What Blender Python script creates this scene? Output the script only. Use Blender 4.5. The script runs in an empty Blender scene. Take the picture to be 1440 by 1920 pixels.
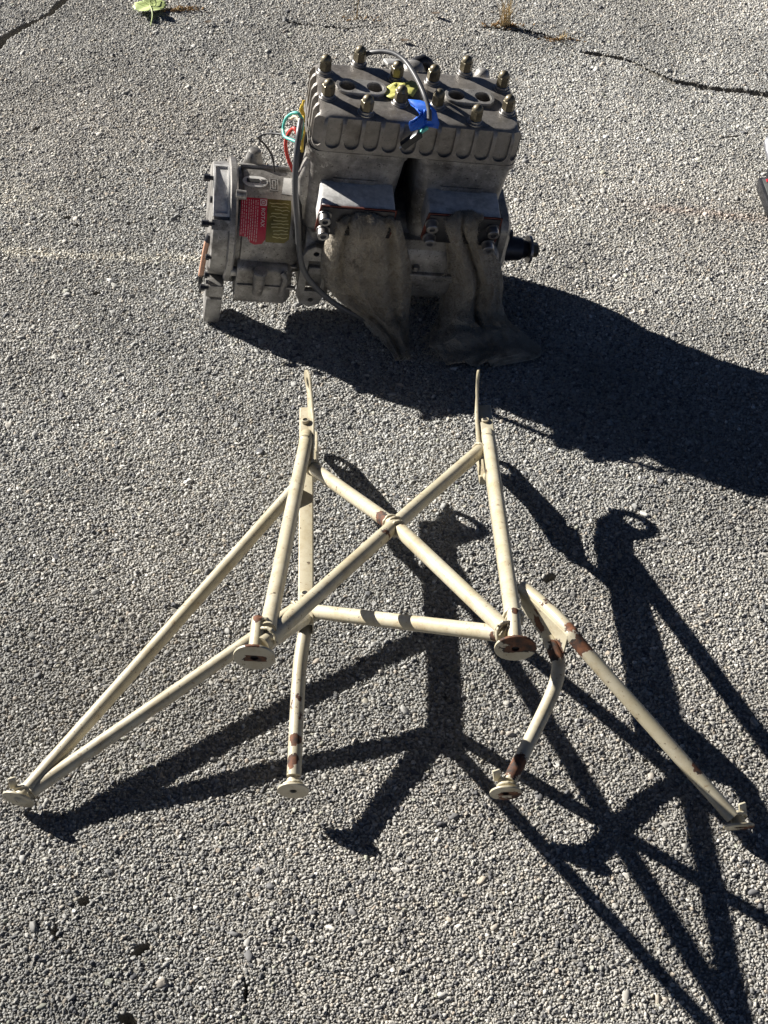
import bpy, bmesh, math, random
import numpy as np
from mathutils import Vector, Matrix, Euler

random.seed(7); rng = np.random.default_rng(7)
scene = bpy.context.scene
COL = scene.collection
R = math.radians

# ------------------------------------------------------------------ camera, sky, sun, exposure
cam = bpy.data.cameras.new("camera"); camo = bpy.data.objects.new("camera", cam); COL.objects.link(camo)
cam.sensor_fit = 'VERTICAL'; cam.sensor_height = 24.0; cam.lens = 24.0*2886/1920
cam.clip_start = 0.02; cam.clip_end = 200
camo.location = (0, 0, 1.5241); camo.rotation_euler = (R(46), 0, 0)
scene.camera = camo

SUN_DIR = Vector((0.7507, -0.4589, -0.4752)).normalized()      # the way the light travels
world = bpy.data.worlds.new("World"); scene.world = world; world.use_nodes = True
wn = world.node_tree.nodes; wl = world.node_tree.links
sky = wn.new("ShaderNodeTexSky"); sky.sky_type = 'NISHITA'; sky.sun_disc = False
sky.air_density = .15; sky.dust_density = .1; sky.ozone_density = 1.0; sky.altitude = 500
sky.sun_elevation = R(28.37); sky.sun_rotation = math.atan2(-SUN_DIR.x, -SUN_DIR.y)
wl.new(sky.outputs[0], wn["Background"].inputs[0]); wn["Background"].inputs[1].default_value = 0.05
sun = bpy.data.lights.new("sun", 'SUN'); sun.energy = 5.0; sun.angle = R(0.5); sun.color = (1.0, 0.96, 0.90)
suno = bpy.data.objects.new("sun", sun); COL.objects.link(suno)
suno.rotation_euler = SUN_DIR.to_track_quat('-Z', 'Y').to_euler(); suno.location = (-3, 3, 3)
vs = scene.view_settings
vs.view_transform = 'Standard'; vs.look = 'None'; vs.gamma = 1; vs.use_curve_mapping = False
vs.exposure = 1.18

# ------------------------------------------------------------------ materials
def newmat(name):
    m = bpy.data.materials.new(name); m.use_nodes = True
    return m, m.node_tree.nodes, m.node_tree.links, m.node_tree.nodes["Principled BSDF"]
def noise(n, l, scale, detail=4, rough=.6, coord='Object', seed=0.0):
    tc = n.new("ShaderNodeTexCoord"); t = n.new("ShaderNodeTexNoise"); t.noise_dimensions = '4D'
    t.inputs['Scale'].default_value = scale; t.inputs['Detail'].default_value = detail
    t.inputs['Roughness'].default_value = rough; t.inputs['W'].default_value = seed
    l.new(tc.outputs[coord], t.inputs['Vector']); return t.outputs['Fac']
def ramp(n, l, fac, stops, interp='LINEAR'):
    r = n.new("ShaderNodeValToRGB"); e = r.color_ramp.elements; r.color_ramp.interpolation = interp
    while len(e) < len(stops): e.new(.5)
    for i, (p, c) in enumerate(stops):
        e[i].position = p; e[i].color = (*c, 1) if len(c) == 3 else c
    l.new(fac, r.inputs[0]); return r.outputs[0]
def mix(n, l, fac, a, b, mode='MIX'):
    m = n.new("ShaderNodeMix"); m.data_type = 'RGBA'; m.blend_type = mode
    for s, v in ((m.inputs[0], fac), (m.inputs[6], a), (m.inputs[7], b)):
        if isinstance(v, bpy.types.NodeSocket): l.new(v, s)
        elif isinstance(v, (int, float)): s.default_value = v
        else: s.default_value = (*v, 1)
    return m.outputs[2]
def math_(n, l, op, a, b, clamp=False):
    m = n.new("ShaderNodeMath"); m.operation = op; m.use_clamp = clamp
    for s, v in ((m.inputs[0], a), (m.inputs[1], b)):
        if isinstance(v, bpy.types.NodeSocket): l.new(v, s)
        else: s.default_value = v
    return m.outputs[0]
def bump(n, l, b, h, strength=.3, dist=.001):
    bm_ = n.new("ShaderNodeBump"); bm_.inputs['Strength'].default_value = strength; bm_.inputs['Distance'].default_value = dist
    l.new(h, bm_.inputs['Height']); l.new(bm_.outputs[0], b.inputs['Normal'])
def simple(name, col, rough=.5, metal=0., var=.25, scale=60, bstr=0.15, dirt=None, dirt_amt=.5, spec=.5, grime=0):
    m, n, l, b = newmat(name)
    f = noise(n, l, scale, 5)
    c = ramp(n, l, f, [(.25, tuple(x*(1-var) for x in col)), (.75, tuple(min(1, x*(1+var)) for x in col))])
    if dirt:
        g = noise(n, l, scale*.35, 6, .7, seed=3)
        k = ramp(n, l, g, [(.5-.0, (0, 0, 0)), (.68, (dirt_amt,)*3)])
        c = mix(n, l, k, c, dirt)
    if grime:
        a1 = ramp(n, l, noise(n, l, 11, 7, .75, seed=21), [(.47, (0, 0, 0)), (.62, (.75*grime,)*3)]); c = mix(n, l, a1, c, tuple(x*.28 for x in col))
        a2 = ramp(n, l, noise(n, l, 340, 3, .6, seed=22), [(.60, (0, 0, 0)), (.66, (.8*grime,)*3)]); c = mix(n, l, a2, c, (.02, .016, .012))
        a3 = ramp(n, l, noise(n, l, 90, 6, .75, seed=23), [(.58, (0, 0, 0)), (.66, (.6*grime,)*3)]); c = mix(n, l, a3, c, tuple(min(.8, x*1.9) for x in col))
    l.new(c, b.inputs['Base Color']); b.inputs['Roughness'].default_value = rough; b.inputs['Metallic'].default_value = metal
    b.inputs['Specular IOR Level'].default_value = spec
    rr = ramp(n, l, f, [(.2, (max(0, rough-.12),)*3), (.8, (min(1, rough+.12),)*3)]); l.new(rr, b.inputs['Roughness'])
    if bstr: bump(n, l, b, noise(n, l, scale*8, 3), bstr, .0006)
    return m
M = {}
M['head'] = simple('cast_head', (.27, .25, .225), .45, .4, .35, 40, .4, (.07, .052, .038), .8, grime=.6)
M['cast'] = simple('cast_aluminium', (.36, .34, .31), .5, .4, .45, 40, .5, (.045, .036, .028), .9, grime=1)
M['castclean'] = simple('grey_aluminium', (.38, .365, .34), .45, .5, .35, 55, .4, (.075, .062, .05), .85, grime=.8)
M['flange'] = simple('brushed_flange', (.58, .57, .55), .55, .2, .3, 130, .5, (.18, .17, .155), .6)
M['zinc'] = simple('zinc_nut', (.15, .128, .085), .42, .6, .4, 110, .2, (.04, .028, .018), .8)
M['steel'] = simple('steel_bolt', (.33, .32, .31), .35, .8, .25, 90, .15, (.08, .06, .05), .5)
M['darksteel'] = simple('dark_steel', (.045, .045, .05), .4, .6, .4, 90, .2)
M['blackrub'] = simple('black_rubber', (.018, .018, .02), .5, 0, .4, 60, .2)
M['greycable'] = simple('grey_cable', (.085, .085, .087), .38, 0, .3, 50, .1)
M['gasket'] = simple('red_gasket', (.13, .028, .016), .7, 0, .45, 90, .4, (.06, .03, .02), .6)
M['green'] = simple('green_wire', (.10, .50, .42), .4, 0, .15, 50, 0)
M['cream'] = simple('cream_wire', (.72, .66, .46), .45, 0, .15, 50, 0)
M['red'] = simple('red_wire', (.58, .045, .03), .45, 0, .2, 50, 0)
M['yellow'] = simple('yellow_wire', (.72, .50, .06), .5, 0, .2, 50, 0)
M['peach'] = simple('clear_hose', (.62, .36, .24), .4, 0, .15, 60, .1)
M['bluetape'] = simple('blue_tape', (.015, .13, .62), .45, 0, .25, 60, .2)
M['yellowtape'] = simple('yellow_tape', (.62, .60, .17), .6, 0, .25, 90, .2, (.30, .28, .08), .5)
M['labelred'] = simple('red_label', (.42, .012, .035), .42, 0, .25, 60, 0, (.10, .01, .02), .5)
M['labelgold'] = simple('gold_label', (.14, .115, .028), .38, .3, .45, 60, .3, (.04, .03, .01), .7)
M['labelwhite'] = simple('white_print', (.62, .55, .52), .5, 0, .25, 200, 0)
M['goldprint'] = simple('gold_print', (.48, .42, .20), .4, .3, .3, 200, 0)
M['sticker'] = simple('worn_sticker', (.55, .54, .51), .5, 0, .25, 120, .1, (.2, .19, .17), .8)
M['hole'] = simple('dark_hole', (.012, .011, .01), .8, 0, .2, 50, 0)
M['porcelain'] = simple('plug_porcelain', (.5, .48, .44), .35, 0, .1, 50, 0)
M['plasticblk'] = simple('black_plastic', (.02, .02, .022), .35, 0, .3, 60, .1)
M['silver'] = simple('silver_cap', (.5, .5, .52), .3, .8, .2, 60, .1)
M['greypanel'] = simple('grey_panel', (.10, .105, .10), .45, .2, .3, 80, .2)
M['redprint'] = simple('red_print', (.45, .02, .03), .5, 0, .2, 80, 0)
M['leaf'] = simple('pale_leaf', (.42, .50, .20), .5, 0, .25, 80, .4, (.33, .36, .13), .6)
M['drygrass'] = simple('dry_grass', (.50, .38, .20), .7, 0, .35, 60, 0, spec=.2)
M['deadmoss'] = simple('dead_moss', (.24, .15, .07), .9, 0, .5, 160, .5, spec=.1)
M['brownleaf'] = simple('brown_leaf', (.07, .045, .025), .6, 0, .4, 60, .3)
def make_rag_mat():
    m, n, l, b = newmat('rag_cloth')
    f = noise(n, l, 22, 5, .65); g = noise(n, l, 900, 2, .6, seed=2); k = noise(n, l, 60, 4, .7, seed=5)
    c = ramp(n, l, f, [(.3, (.30, .255, .19)), (.7, (.50, .445, .35))])
    c = mix(n, l, ramp(n, l, k, [(.52, (0, 0, 0)), (.68, (.75,)*3)]), c, (.12, .092, .062))
    c = mix(n, l, ramp(n, l, g, [(.35, (.55,)*3), (.6, (0, 0, 0))]), c, (.20, .17, .125))
    l.new(c, b.inputs['Base Color']); b.inputs['Roughness'].default_value = .95; b.inputs['Specular IOR Level'].default_value = .1
    b.inputs['Sheen Weight'].default_value = .25
    h = math_(n, l, 'ADD', g, math_(n, l, 'MULTIPLY', noise(n, l, 260, 3, .7, seed=8), 1.5))
    bump(n, l, b, h, .9, .0016)
    return m
M['rag'] = make_rag_mat()
def make_paint():
    m, n, l, b = newmat('chipped_cream_paint')
    at = n.new("ShaderNodeAttribute"); at.attribute_name = 'rust'
    f = noise(n, l, 14, 4, .6); fine = noise(n, l, 120, 5, .7, seed=1); mid = noise(n, l, 42, 5, .7, seed=4)
    c = ramp(n, l, f, [(.3, (.43, .38, .255)), (.7, (.49, .45, .345))])
    grime = ramp(n, l, mid, [(.47, (0, 0, 0)), (.70, (.6,)*3)])
    c = mix(n, l, grime, c, (.27, .195, .095))
    spot = math_(n, l, 'GREATER_THAN', noise(n, l, 230, 3, .6, seed=9), .645)
    c = mix(n, l, math_(n, l, 'MULTIPLY', spot, .7), c, (.20, .12, .06))
    fleck = math_(n, l, 'GREATER_THAN', noise(n, l, 105, 4, .65, seed=31), .655)
    c = mix(n, l, math_(n, l, 'MULTIPLY', fleck, .85), c, (.07, .045, .028))
    s = math_(n, l, 'ADD', math_(n, l, 'MULTIPLY', fine, .45), math_(n, l, 'MULTIPLY', mid, .55))
    s = math_(n, l, 'ADD', s, math_(n, l, 'MULTIPLY', at.outputs['Fac'], .50))
    chip = ramp(n, l, s, [(.622, (0, 0, 0)), (.632, (1, 1, 1))])
    edge = ramp(n, l, s, [(.602, (0, 0, 0)), (.622, (.8,)*3), (.632, (0, 0, 0))])
    c = mix(n, l, edge, c, (.50, .47, .39))
    rcol = ramp(n, l, noise(n, l, 70, 4, .7, seed=12), [(.40, (.022, .016, .013)), (.56, (.13, .048, .02)), (.72, (.21, .085, .035))])
    c = mix(n, l, chip, c, rcol)
    l.new(c, b.inputs['Base Color'])
    l.new(ramp(n, l, chip, [(0, (.42,)*3), (1, (.8,)*3)]), b.inputs['Roughness'])
    h = math_(n, l, 'SUBTRACT', math_(n, l, 'MULTIPLY', noise(n, l, 500, 2), .12), chip)
    bump(n, l, b, h, .6, .0006)
    return m
M['paint'] = make_paint()
def make_ground_mat(name, far=False):
    m, n, l, b = newmat(name)
    big = noise(n, l, 2.2, 5, .6); mid = noise(n, l, 14, 5, .65, seed=2); fine = noise(n, l, 420, 4, .7, seed=3)
    c = ramp(n, l, fine, [(.3, (.13, .12, .105)), (.7, (.30, .285, .25))])
    c = mix(n, l, ramp(n, l, big, [(.35, (0, 0, 0)), (.7, (.45,)*3)]), c, (.30, .28, .24))
    c = mix(n, l, ramp(n, l, mid, [(.55, (0, 0, 0)), (.75, (.4,)*3)]), c, (.13, .12, .105))
    h = math_(n, l, 'ADD', fine, math_(n, l, 'MULTIPLY', noise(n, l, 1400, 2, seed=5), .5))
    if far:
        tc = n.new("ShaderNodeTexCoord"); v = n.new("ShaderNodeTexVoronoi"); v.inputs['Scale'].default_value = 190
        l.new(tc.outputs['Object'], v.inputs['Vector'])
        sep = n.new("ShaderNodeSeparateColor"); l.new(v.outputs['Color'], sep.inputs[0])
        c = mix(n, l, .75, c, ramp(n, l, sep.outputs[0], [(0, (.12, .115, .11)), (.6, (.28, .26, .23)), (1, (.42, .40, .35))]))
        h = math_(n, l, 'SUBTRACT', math_(n, l, 'MULTIPLY', fine, .3), math_(n, l, 'MULTIPLY', v.outputs['Distance'], 2.0))
    l.new(c, b.inputs['Base Color']); b.inputs['Roughness'].default_value = .9; b.inputs['Specular IOR Level'].default_value = .25
    bump(n, l, b, h, .8, .003 if far else .0022)
    return m
M['concrete'] = make_ground_mat('concrete_mortar'); M['concretefar'] = make_ground_mat('concrete_beyond', True)
def make_pebble_mat():
    m, n, l, b = newmat('pebble_stone')
    a = n.new("ShaderNodeAttribute"); a.attribute_type = 'INSTANCER'; a.attribute_name = 'shade'
    t = n.new("ShaderNodeAttribute"); t.attribute_type = 'INSTANCER'; t.attribute_name = 'tone'
    c = ramp(n, l, a.outputs['Fac'], [(0, (.10, .10, .107)), (.14, (.18, .18, .182)), (.30, (.32, .315, .295)), (.5, (.48, .465, .425)),
             (.66, (.40, .395, .375)), (.8, (.54, .515, .46)), (.9, (.43, .37, .30)), (.945, (.40, .41, .34)), (.955, (.68, .655, .59)), (1, (.80, .775, .72))])
    f = noise(n, l, 1.4, 3)
    c = mix(n, l, 1.0, c, ramp(n, l, f, [(.3, (.78,)*3), (.7, (1.12,)*3)]), 'MULTIPLY')
    tv = n.new("ShaderNodeCombineColor")
    for i in range(3): l.new(t.outputs['Vector'], tv.inputs[i]) if False else None
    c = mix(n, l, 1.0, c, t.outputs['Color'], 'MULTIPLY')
    l.new(c, b.inputs['Base Color']); b.inputs['Roughness'].default_value = .72; b.inputs['Specular IOR Level'].default_value = .35
    return m
M['pebble'] = make_pebble_mat()

# ------------------------------------------------------------------ mesh helpers
def link(name, me, mat, parent=None, angle=40):
    o = bpy.data.objects.new(name, me); COL.objects.link(o)
    if mat is not None and not me.materials: me.materials.append(mat)
    if parent is not None: o.parent = parent
    if angle:
        me.polygons.foreach_set('use_smooth', [True]*len(me.polygons)); me.set_sharp_from_angle(angle=R(angle))
    return o
def tag(o, label, cat, group=None):
    o['label'] = label; o['category'] = cat
    if group: o['group'] = group
    return o
def smoothpath(pts, n):
    P = [Vector(p) for p in pts]
    if len(P) == 2:
        return [P[0].lerp(P[1], i/n) for i in range(n+1)]
    out = []; k = len(P)-1; per = max(2, n//k)
    for i in range(k):
        p0 = P[max(i-1, 0)]; p1 = P[i]; p2 = P[i+1]; p3 = P[min(i+2, k)]
        for j in range(per):
            t = j/per
            out.append(.5*((2*p1)+(p2-p0)*t+(2*p0-5*p1+4*p2-p3)*t*t+(-p0+3*p1-3*p2+p3)*t**3))
    out.append(P[-1]); return out
class MB:
    def __init__(s, off=(0, 0, 0)): s.v = []; s.f = []; s.off = Vector(off)
    def add(s, verts, faces):
        b = len(s.v); s.v += [Vector(p) for p in verts]; s.f += [[i+b for i in f] for f in faces]; return s
    def tube(s, pts, r, seg=14, n=None, caps=True, raw=False, flat=1.0):
        if not raw:
            L = sum((Vector(pts[i+1])-Vector(pts[i])).length for i in range(len(pts)-1))
            pts = smoothpath(pts, n or max(4, int(L/.006)))
        P = [Vector(p) for p in pts]; N = len(P); rad = r if callable(r) else (lambda t: r)
        T = [(P[min(i+1, N-1)]-P[max(i-1, 0)]).normalized() for i in range(N)]
        u = T[0].orthogonal().normalized(); V = []; F = []
        for i in range(N):
            u = (u-T[i]*u.dot(T[i])).normalized(); w = T[i].cross(u); rr = rad(i/(N-1))
            for j in range(seg):
                a = 2*math.pi*j/seg; V.append(P[i]+u*(math.cos(a)*rr)+w*(math.sin(a)*rr*flat))
        for i in range(N-1):
            for j in range(seg):
                k = (j+1) % seg; F.append([i*seg+j, i*seg+k, (i+1)*seg+k, (i+1)*seg+j])
        if caps: F.append(list(range(seg))[::-1]); F.append([(N-1)*seg+j for j in range(seg)])
        return s.add(V, F)
    def lathe(s, p0, axis, prof, seg=32, ang=None):
        """prof: list of (distance along the axis, radius)"""
        ax = Vector(axis).normalized(); u = ax.orthogonal().normalized(); w = ax.cross(u); p0 = Vector(p0)
        V = []; F = []
        for (d, r) in prof:
            for j in range(seg):
                a = 2*math.pi*j/seg; V.append(p0+ax*d+u*(r*math.cos(a))+w*(r*math.sin(a)))
        for i in range(len(prof)-1):
            for j in range(seg):
                k = (j+1) % seg; F.append([i*seg+j, i*seg+k, (i+1)*seg+k, (i+1)*seg+j])
        F.append(list(range(seg))[::-1]); F.append([(len(prof)-1)*seg+j for j in range(seg)])
        return s.add(V, F)
    def rloft(s, secs, axis='z', cs=5):
        """rounded rectangles stacked along an axis: (pos, c1, c2, h1, h2, corner radius)"""
        V = []; F = []; m = 4*(cs+1)
        for (p, c1, c2, h1, h2, r) in secs:
            r = min(r, h1*.999, h2*.999)
            for q, (sx, sy) in enumerate(((1, 1), (-1, 1), (-1, -1), (1, -1))):
                for i in range(cs+1):
                    a = math.pi/2*(q+i/cs); x = c1+sx*(h1-r)+r*math.cos(a); y = c2+sy*(h2-r)+r*math.sin(a)
                    V.append({'z': (x, y, p), 'x': (p, x, y), 'y': (y, p, x)}[axis])
        for i in range(len(secs)-1):
            for j in range(m):
                k = (j+1) % m; F.append([i*m+j, i*m+k, (i+1)*m+k, (i+1)*m+j])
        F.append(list(range(m))[::-1]); F.append([(len(secs)-1)*m+j for j in range(m)])
        return s.add(V, F)
    def rbox(s, c, size, bev=.002, rot=None):
        bm = bmesh.new(); bmesh.ops.create_cube(bm, size=1)
        for v in bm.verts: v.co = Vector((v.co.x*size[0], v.co.y*size[1], v.co.z*size[2]))
        if bev: bmesh.ops.bevel(bm, geom=bm.edges[:], offset=bev, segments=2, profile=.5, affect='EDGES')
        mt = (rot.to_matrix() if rot is not None else Matrix.Identity(3)); c = Vector(c)
        bm.verts.index_update()
        s.add([mt @ v.co+c for v in bm.verts], [[v.index for v in f.verts] for f in bm.faces]); bm.free(); return s
    def hexnut(s, c, axis, af, h, seg=6):
        return s.lathe(c, axis, [(0, af*.52), (h*.06, af*.577), (h*.92, af*.577), (h, af*.50)], seg)
    def mesh(s, name):
        me = bpy.data.meshes.new(name); me.from_pydata([tuple(p-s.off) for p in s.v], [], s.f)
        bm = bmesh.new(); bm.from_mesh(me); bmesh.ops.recalc_face_normals(bm, faces=bm.faces[:]); bm.to_mesh(me); bm.free()
        return me
    def obj(s, name, mat, parent=None, angle=40): return link(name, s.mesh(name), mat, parent, angle)
def curve_mesh(splines, thick, bev=0.0):
    """flat shape with holes, extruded along z and centred"""
    cu = bpy.data.curves.new('c', 'CURVE'); cu.dimensions = '2D'; cu.fill_mode = 'BOTH'
    cu.extrude = max(thick/2-bev, 1e-5); cu.bevel_depth = bev; cu.bevel_resolution = 1; cu.offset = -bev
    for sp in splines:
        q = cu.splines.new('POLY'); q.points.add(len(sp)-1); q.use_cyclic_u = True
        for p, c in zip(q.points, sp): p.co = (c[0], c[1], 0, 1)
    o = bpy.data.objects.new('c', cu); me = bpy.data.meshes.new_from_object(o)
    V = [v.co.copy() for v in me.vertices]; F = [list(p.vertices) for p in me.polygons]
    bpy.data.objects.remove(o); bpy.data.meshes.remove(me); return V, F
def text_mesh(txt, size, thick=.0002):
    cu = bpy.data.curves.new('t', 'FONT'); cu.body = txt; cu.size = size; cu.extrude = thick; cu.align_x = 'LEFT'
    o = bpy.data.objects.new('t', cu); me = bpy.data.meshes.new_from_object(o)
    V = [v.co.copy() for v in me.vertices]; F = [list(p.vertices) for p in me.polygons]
    bpy.data.objects.remove(o); bpy.data.meshes.remove(me); return V, F
def circle(cx, cy, r, n=24, sx=1, sy=1): return [(cx+sx*r*math.cos(2*math.pi*i/n), cy+sy*r*math.sin(2*math.pi*i/n)) for i in range(n)]
def boolean_cut(me, cut):
    a = bpy.data.objects.new('a', me); b = bpy.data.objects.new('b', cut); COL.objects.link(a); COL.objects.link(b)
    md = a.modifiers.new('x', 'BOOLEAN'); md.operation = 'DIFFERENCE'; md.object = b; md.solver = 'EXACT'; md.use_self = True
    dg = bpy.context.evaluated_depsgraph_get(); dg.update()
    out = bpy.data.meshes.new_from_object(a.evaluated_get(dg))
    bpy.data.objects.remove(a); bpy.data.objects.remove(b); return out

# ------------------------------------------------------------------ the paved ground
VG = {}
def vnoise(x, y, scale, seed):
    if seed not in VG: VG[seed] = np.random.default_rng(seed).random((256, 256))
    g = VG[seed]; x = x*scale; y = y*scale
    xi = np.floor(x).astype(int); yi = np.floor(y).astype(int); fx = x-xi; fy = y-yi
    fx = fx*fx*(3-2*fx); fy = fy*fy*(3-2*fy); a = lambda i, j: g[(xi+i) % 256, (yi+j) % 256]
    return (a(0, 0)*(1-fx)+a(1, 0)*fx)*(1-fy)+(a(0, 1)*(1-fx)+a(1, 1)*fx)*fy
CRACKS = [  # (polyline, widths in metres along it); cracks and pits placed from image pixels
 ([(0.2091, 3.0563), (0.259, 3.042), (0.2984, 3.0404), (0.336, 3.0214), (0.3775, 2.9788), (0.4072, 2.9458), (0.4388, 2.9349), (0.482, 2.9209), (0.5117, 2.8991), (0.545, 2.8559), (0.573, 2.8282), (0.6086, 2.8145), (0.6486, 2.7977), (0.7212, 2.781), (0.7611, 2.7673), (0.8777, 2.722), (1.0984, 2.6756), (1.3748, 2.5722)],
  [.003, .003, .004, .004, .003, .003, .006, .006, .003, .005, .007, .007, .008, .009, .009, .008, .007, .006]),
 ([(-1.2602, 2.5722), (-0.992, 2.781), (-0.8486, 2.8945), (-0.8074, 2.9631), (-0.7942, 3.0134), (-0.7625, 3.0563), (-0.7336, 3.0915), (-0.7149, 3.1188), (-0.7039, 3.1559), (-0.6873, 3.2015), (-0.6436, 3.3119), (-0.5818, 3.4737), (-0.5645, 3.9166)],
  [.009, .009, .011, .011, .009, .008, .004, .006, .008, .008, .007, .006, .006]),
 ([(-0.2278, 3.0931), (-0.1928, 3.0771), (-0.1579, 3.0691), (-0.1183, 3.0563), (-0.0788, 3.0515), (-0.0227, 3.0563), (0.0227, 3.0627), (0.0908, 3.0563), (0.2091, 3.0563)],
  [.001, .004, .002, .004, .003, .002, .001, .001, .001])]
PITS = [(0.2248, 1.4497, 0.011, 0.0086, 0.6), (0.6608, 2.6074, 0.016, 0.0046, 0.25), (-0.4809, 2.105, 0.009, 0.0046, 0.2), (-0.5628, 2.3315, 0.007, 0.0057, 0.7), (-0.5426, 2.3091, 0.006, 0.0069, 0), (-0.4136, 2.3301, 0.006, 0.0046, 0.8),
        (-0.4522, 2.3133, 0.006, 0.0057, 0.2), (-0.6661, 2.6385, 0.008, 0.0057, 0.5), (-0.3511, 2.9287, 0.012, 0.0034, 0.5), (-0.2686, 0.8845, 0.014, 0.0057, 0.7), (-0.3369, 0.9451, 0.009, 0.0069, -0.6), (-0.3649, 0.9078, 0.004, 0.0103, 0.2),
        (-0.1481, 0.8309, 0.003, 0.0161, 0.1), (-0.2721, 0.8017, 0.012, 0.0069, -0.3), (0.2535, 1.2418, 0.012, 0.0023, 0.35), (0.0778, 1.2464, 0.002, 0.0138, 0.15), (-0.3643, 2.1631, 0.004, 0.0046, 0), (-0.4661, 2.485, 0.008, 0.0034, 0.4), (0.0307, 1.3814, 0.005, 0.0046, 0),
        (0.3199, 1.1416, 0.004, 0.0034, 0.3), (-0.2055, 1.4166, 0.004, 0.0034, 0.3), (0.4535, 2.4563, 0.005, 0.0034, 0.4)]
def wearmask(x, y):
    """depth of cracks and pits, 0 none .. 1 full"""
    d = np.zeros_like(x)
    wob = (vnoise(x, y, 90, 5)-.5)*.008+(vnoise(x, y, 260, 6)-.5)*.004
    for pl, w in CRACKS:
        for i in range(len(pl)-1):
            a = np.array(pl[i]); b = np.array(pl[i+1]); ab = b-a
            t = np.clip(((x-a[0])*ab[0]+(y-a[1])*ab[1])/(ab@ab), 0, 1)
            dist = np.hypot(x-a[0]-t*ab[0], y-a[1]-t*ab[1]+wob); ww = (w[i]*(1-t)+w[i+1]*t)
            d = np.maximum(d, np.clip(2.0-dist/(ww*.66), 0, 1))
    for (px, py, ra, rb, an) in PITS:
        c, s = math.cos(an), math.sin(an); u = (x-px)*c+(y-py)*s; v = -(x-px)*s+(y-py)*c
        d = np.maximum(d, np.clip(1.7-np.hypot(u/ra, v/rb)*1.75-wob*140, 0, 1)*.8)
    return d
def macro(x, y):
    return (vnoise(x, y, 5, 1)-.5)*.0035+(vnoise(x, y, 16, 2)-.5)*.0022+(vnoise(x, y, 55, 3)-.5)*.0016
X0, X1, Y0, Y1, ST = -1.3, 1.3, .5, 3.7, .0042
xs = np.arange(X0, X1+ST/2, ST); ys = np.arange(Y0, Y1+ST/2, ST); GX, GY = np.meshgrid(xs, ys)
wm = wearmask(GX, GY)
GZ = macro(GX, GY)-wm*.026-.0012
edge = np.minimum(np.minimum(GX-X0, X1-GX), np.minimum(GY-Y0, Y1-GY)); GZ = GZ-np.clip(1-edge/.10, 0, 1)*.05
nx, ny = len(xs), len(ys); vid = np.arange(nx*ny).reshape(ny, nx)
quads = np.stack([vid[:-1, :-1], vid[:-1, 1:], vid[1:, 1:], vid[1:, :-1]], -1).reshape(-1, 4)
me = bpy.data.meshes.new('concrete_slab'); me.vertices.add(nx*ny)
me.vertices.foreach_set('co', np.stack([GX, GY, GZ], -1).astype(np.float32).ravel())
me.loops.add(len(quads)*4); me.loops.foreach_set('vertex_index', quads.ravel().astype(np.int32))
me.polygons.add(len(quads)); me.polygons.foreach_set('loop_start', (np.arange(len(quads))*4).astype(np.int32))
me.update(calc_edges=True)
slab = link('concrete_slab', me, M['concrete'], None, 180); slab['kind'] = 'structure'; slab['label'] = 'worn exposed aggregate concrete slab with cracks'
g = MB().add([(-40, -40, -.045), (40, -40, -.045), (40, 40, -.045), (-40, 40, -.045)], [[0, 1, 2, 3]]).obj('ground', M['concretefar'], None, 0)
g['kind'] = 'structure'; g['label'] = 'concrete ground reaching beyond the slab'

# stones of the exposed aggregate: points carry size, turn, shade and tone; each becomes a small stone
def inview(x, y):
    hw = .264+.1795*y+.11
    return (np.abs(x) < hw) & (y > .69) & (y < 3.40)
RES = .001; OX, OY = -1.2, .5; occ = np.zeros((3100, 2400), bool)
pts = []
def place(step, rlo, rhi, jit, keep, seed, gap=.92, pw=1.0):
    r_ = np.random.default_rng(seed); ax = np.arange(-1.08, 1.08, step); ay = np.arange(.65, 3.45, step*.87)
    gx, gy = np.meshgrid(ax, ay); gx = gx+(np.arange(len(ay)) % 2)[:, None]*step/2
    gx = (gx+(r_.random(gx.shape)-.5)*step*jit).ravel(); gy = (gy+(r_.random(gy.shape)-.5)*step*jit).ravel()
    rad = rlo+(rhi-rlo)*r_.random(gx.shape)**pw
    k = inview(gx, gy) & (r_.random(gx.shape) < keep); gx, gy, rad = gx[k], gy[k], rad[k]
    k = wearmask(gx, gy) < .15; gx, gy, rad = gx[k], gy[k], rad[k]
    ix = ((gx-OX)/RES).astype(int); iy = ((gy-OY)/RES).astype(int)
    k = ~occ[iy, ix]; gx, gy, rad, ix, iy = gx[k], gy[k], rad[k], ix[k], iy[k]
    kk = np.ceil(rad/RES).astype(int)
    for R_ in np.unique(kk):
        s_ = kk == R_
        for dx in range(-R_, R_+1):
            for dy in range(-R_, R_+1):
                m_ = np.hypot(dx, dy)*RES <= rad[s_]*gap
                occ[iy[s_][m_]+dy, ix[s_][m_]+dx] = True
    pts.append(np.stack([gx, gy, rad], -1))
place(.025, .0026, .0060, .9, .30, 11, pw=2.0)
place(.0076, .0016, .0027, .9, .62, 12)
place(.0040, .0011, .0018, .85, .95, 13)
place(.0028, .0008, .0011, .85, .55, 14)
P = np.concatenate(pts); N = len(P); print('stones', N)
px, py, pr = P.T
rot = np.stack([(rng.random(N)-.5)*.5, (rng.random(N)-.5)*.5, rng.random(N)*6.283], -1)
asp = .66+.75*rng.random(N); scl = np.stack([pr*1.12*asp, pr*1.12/asp**.7, pr*(.62+.50*rng.random(N))], -1)
pz = macro(px, py)+scl[:, 2]*(-.02+.50*rng.random(N))-.0010-np.where(pr > .0027, .50, 0.)*scl[:, 2]
shade = rng.random(N); shade = np.where((pr < .0018), .12+shade*.74+np.where(rng.random(N) < .035, .5, 0), shade); shade = np.clip(shade, 0, 1)
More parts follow.
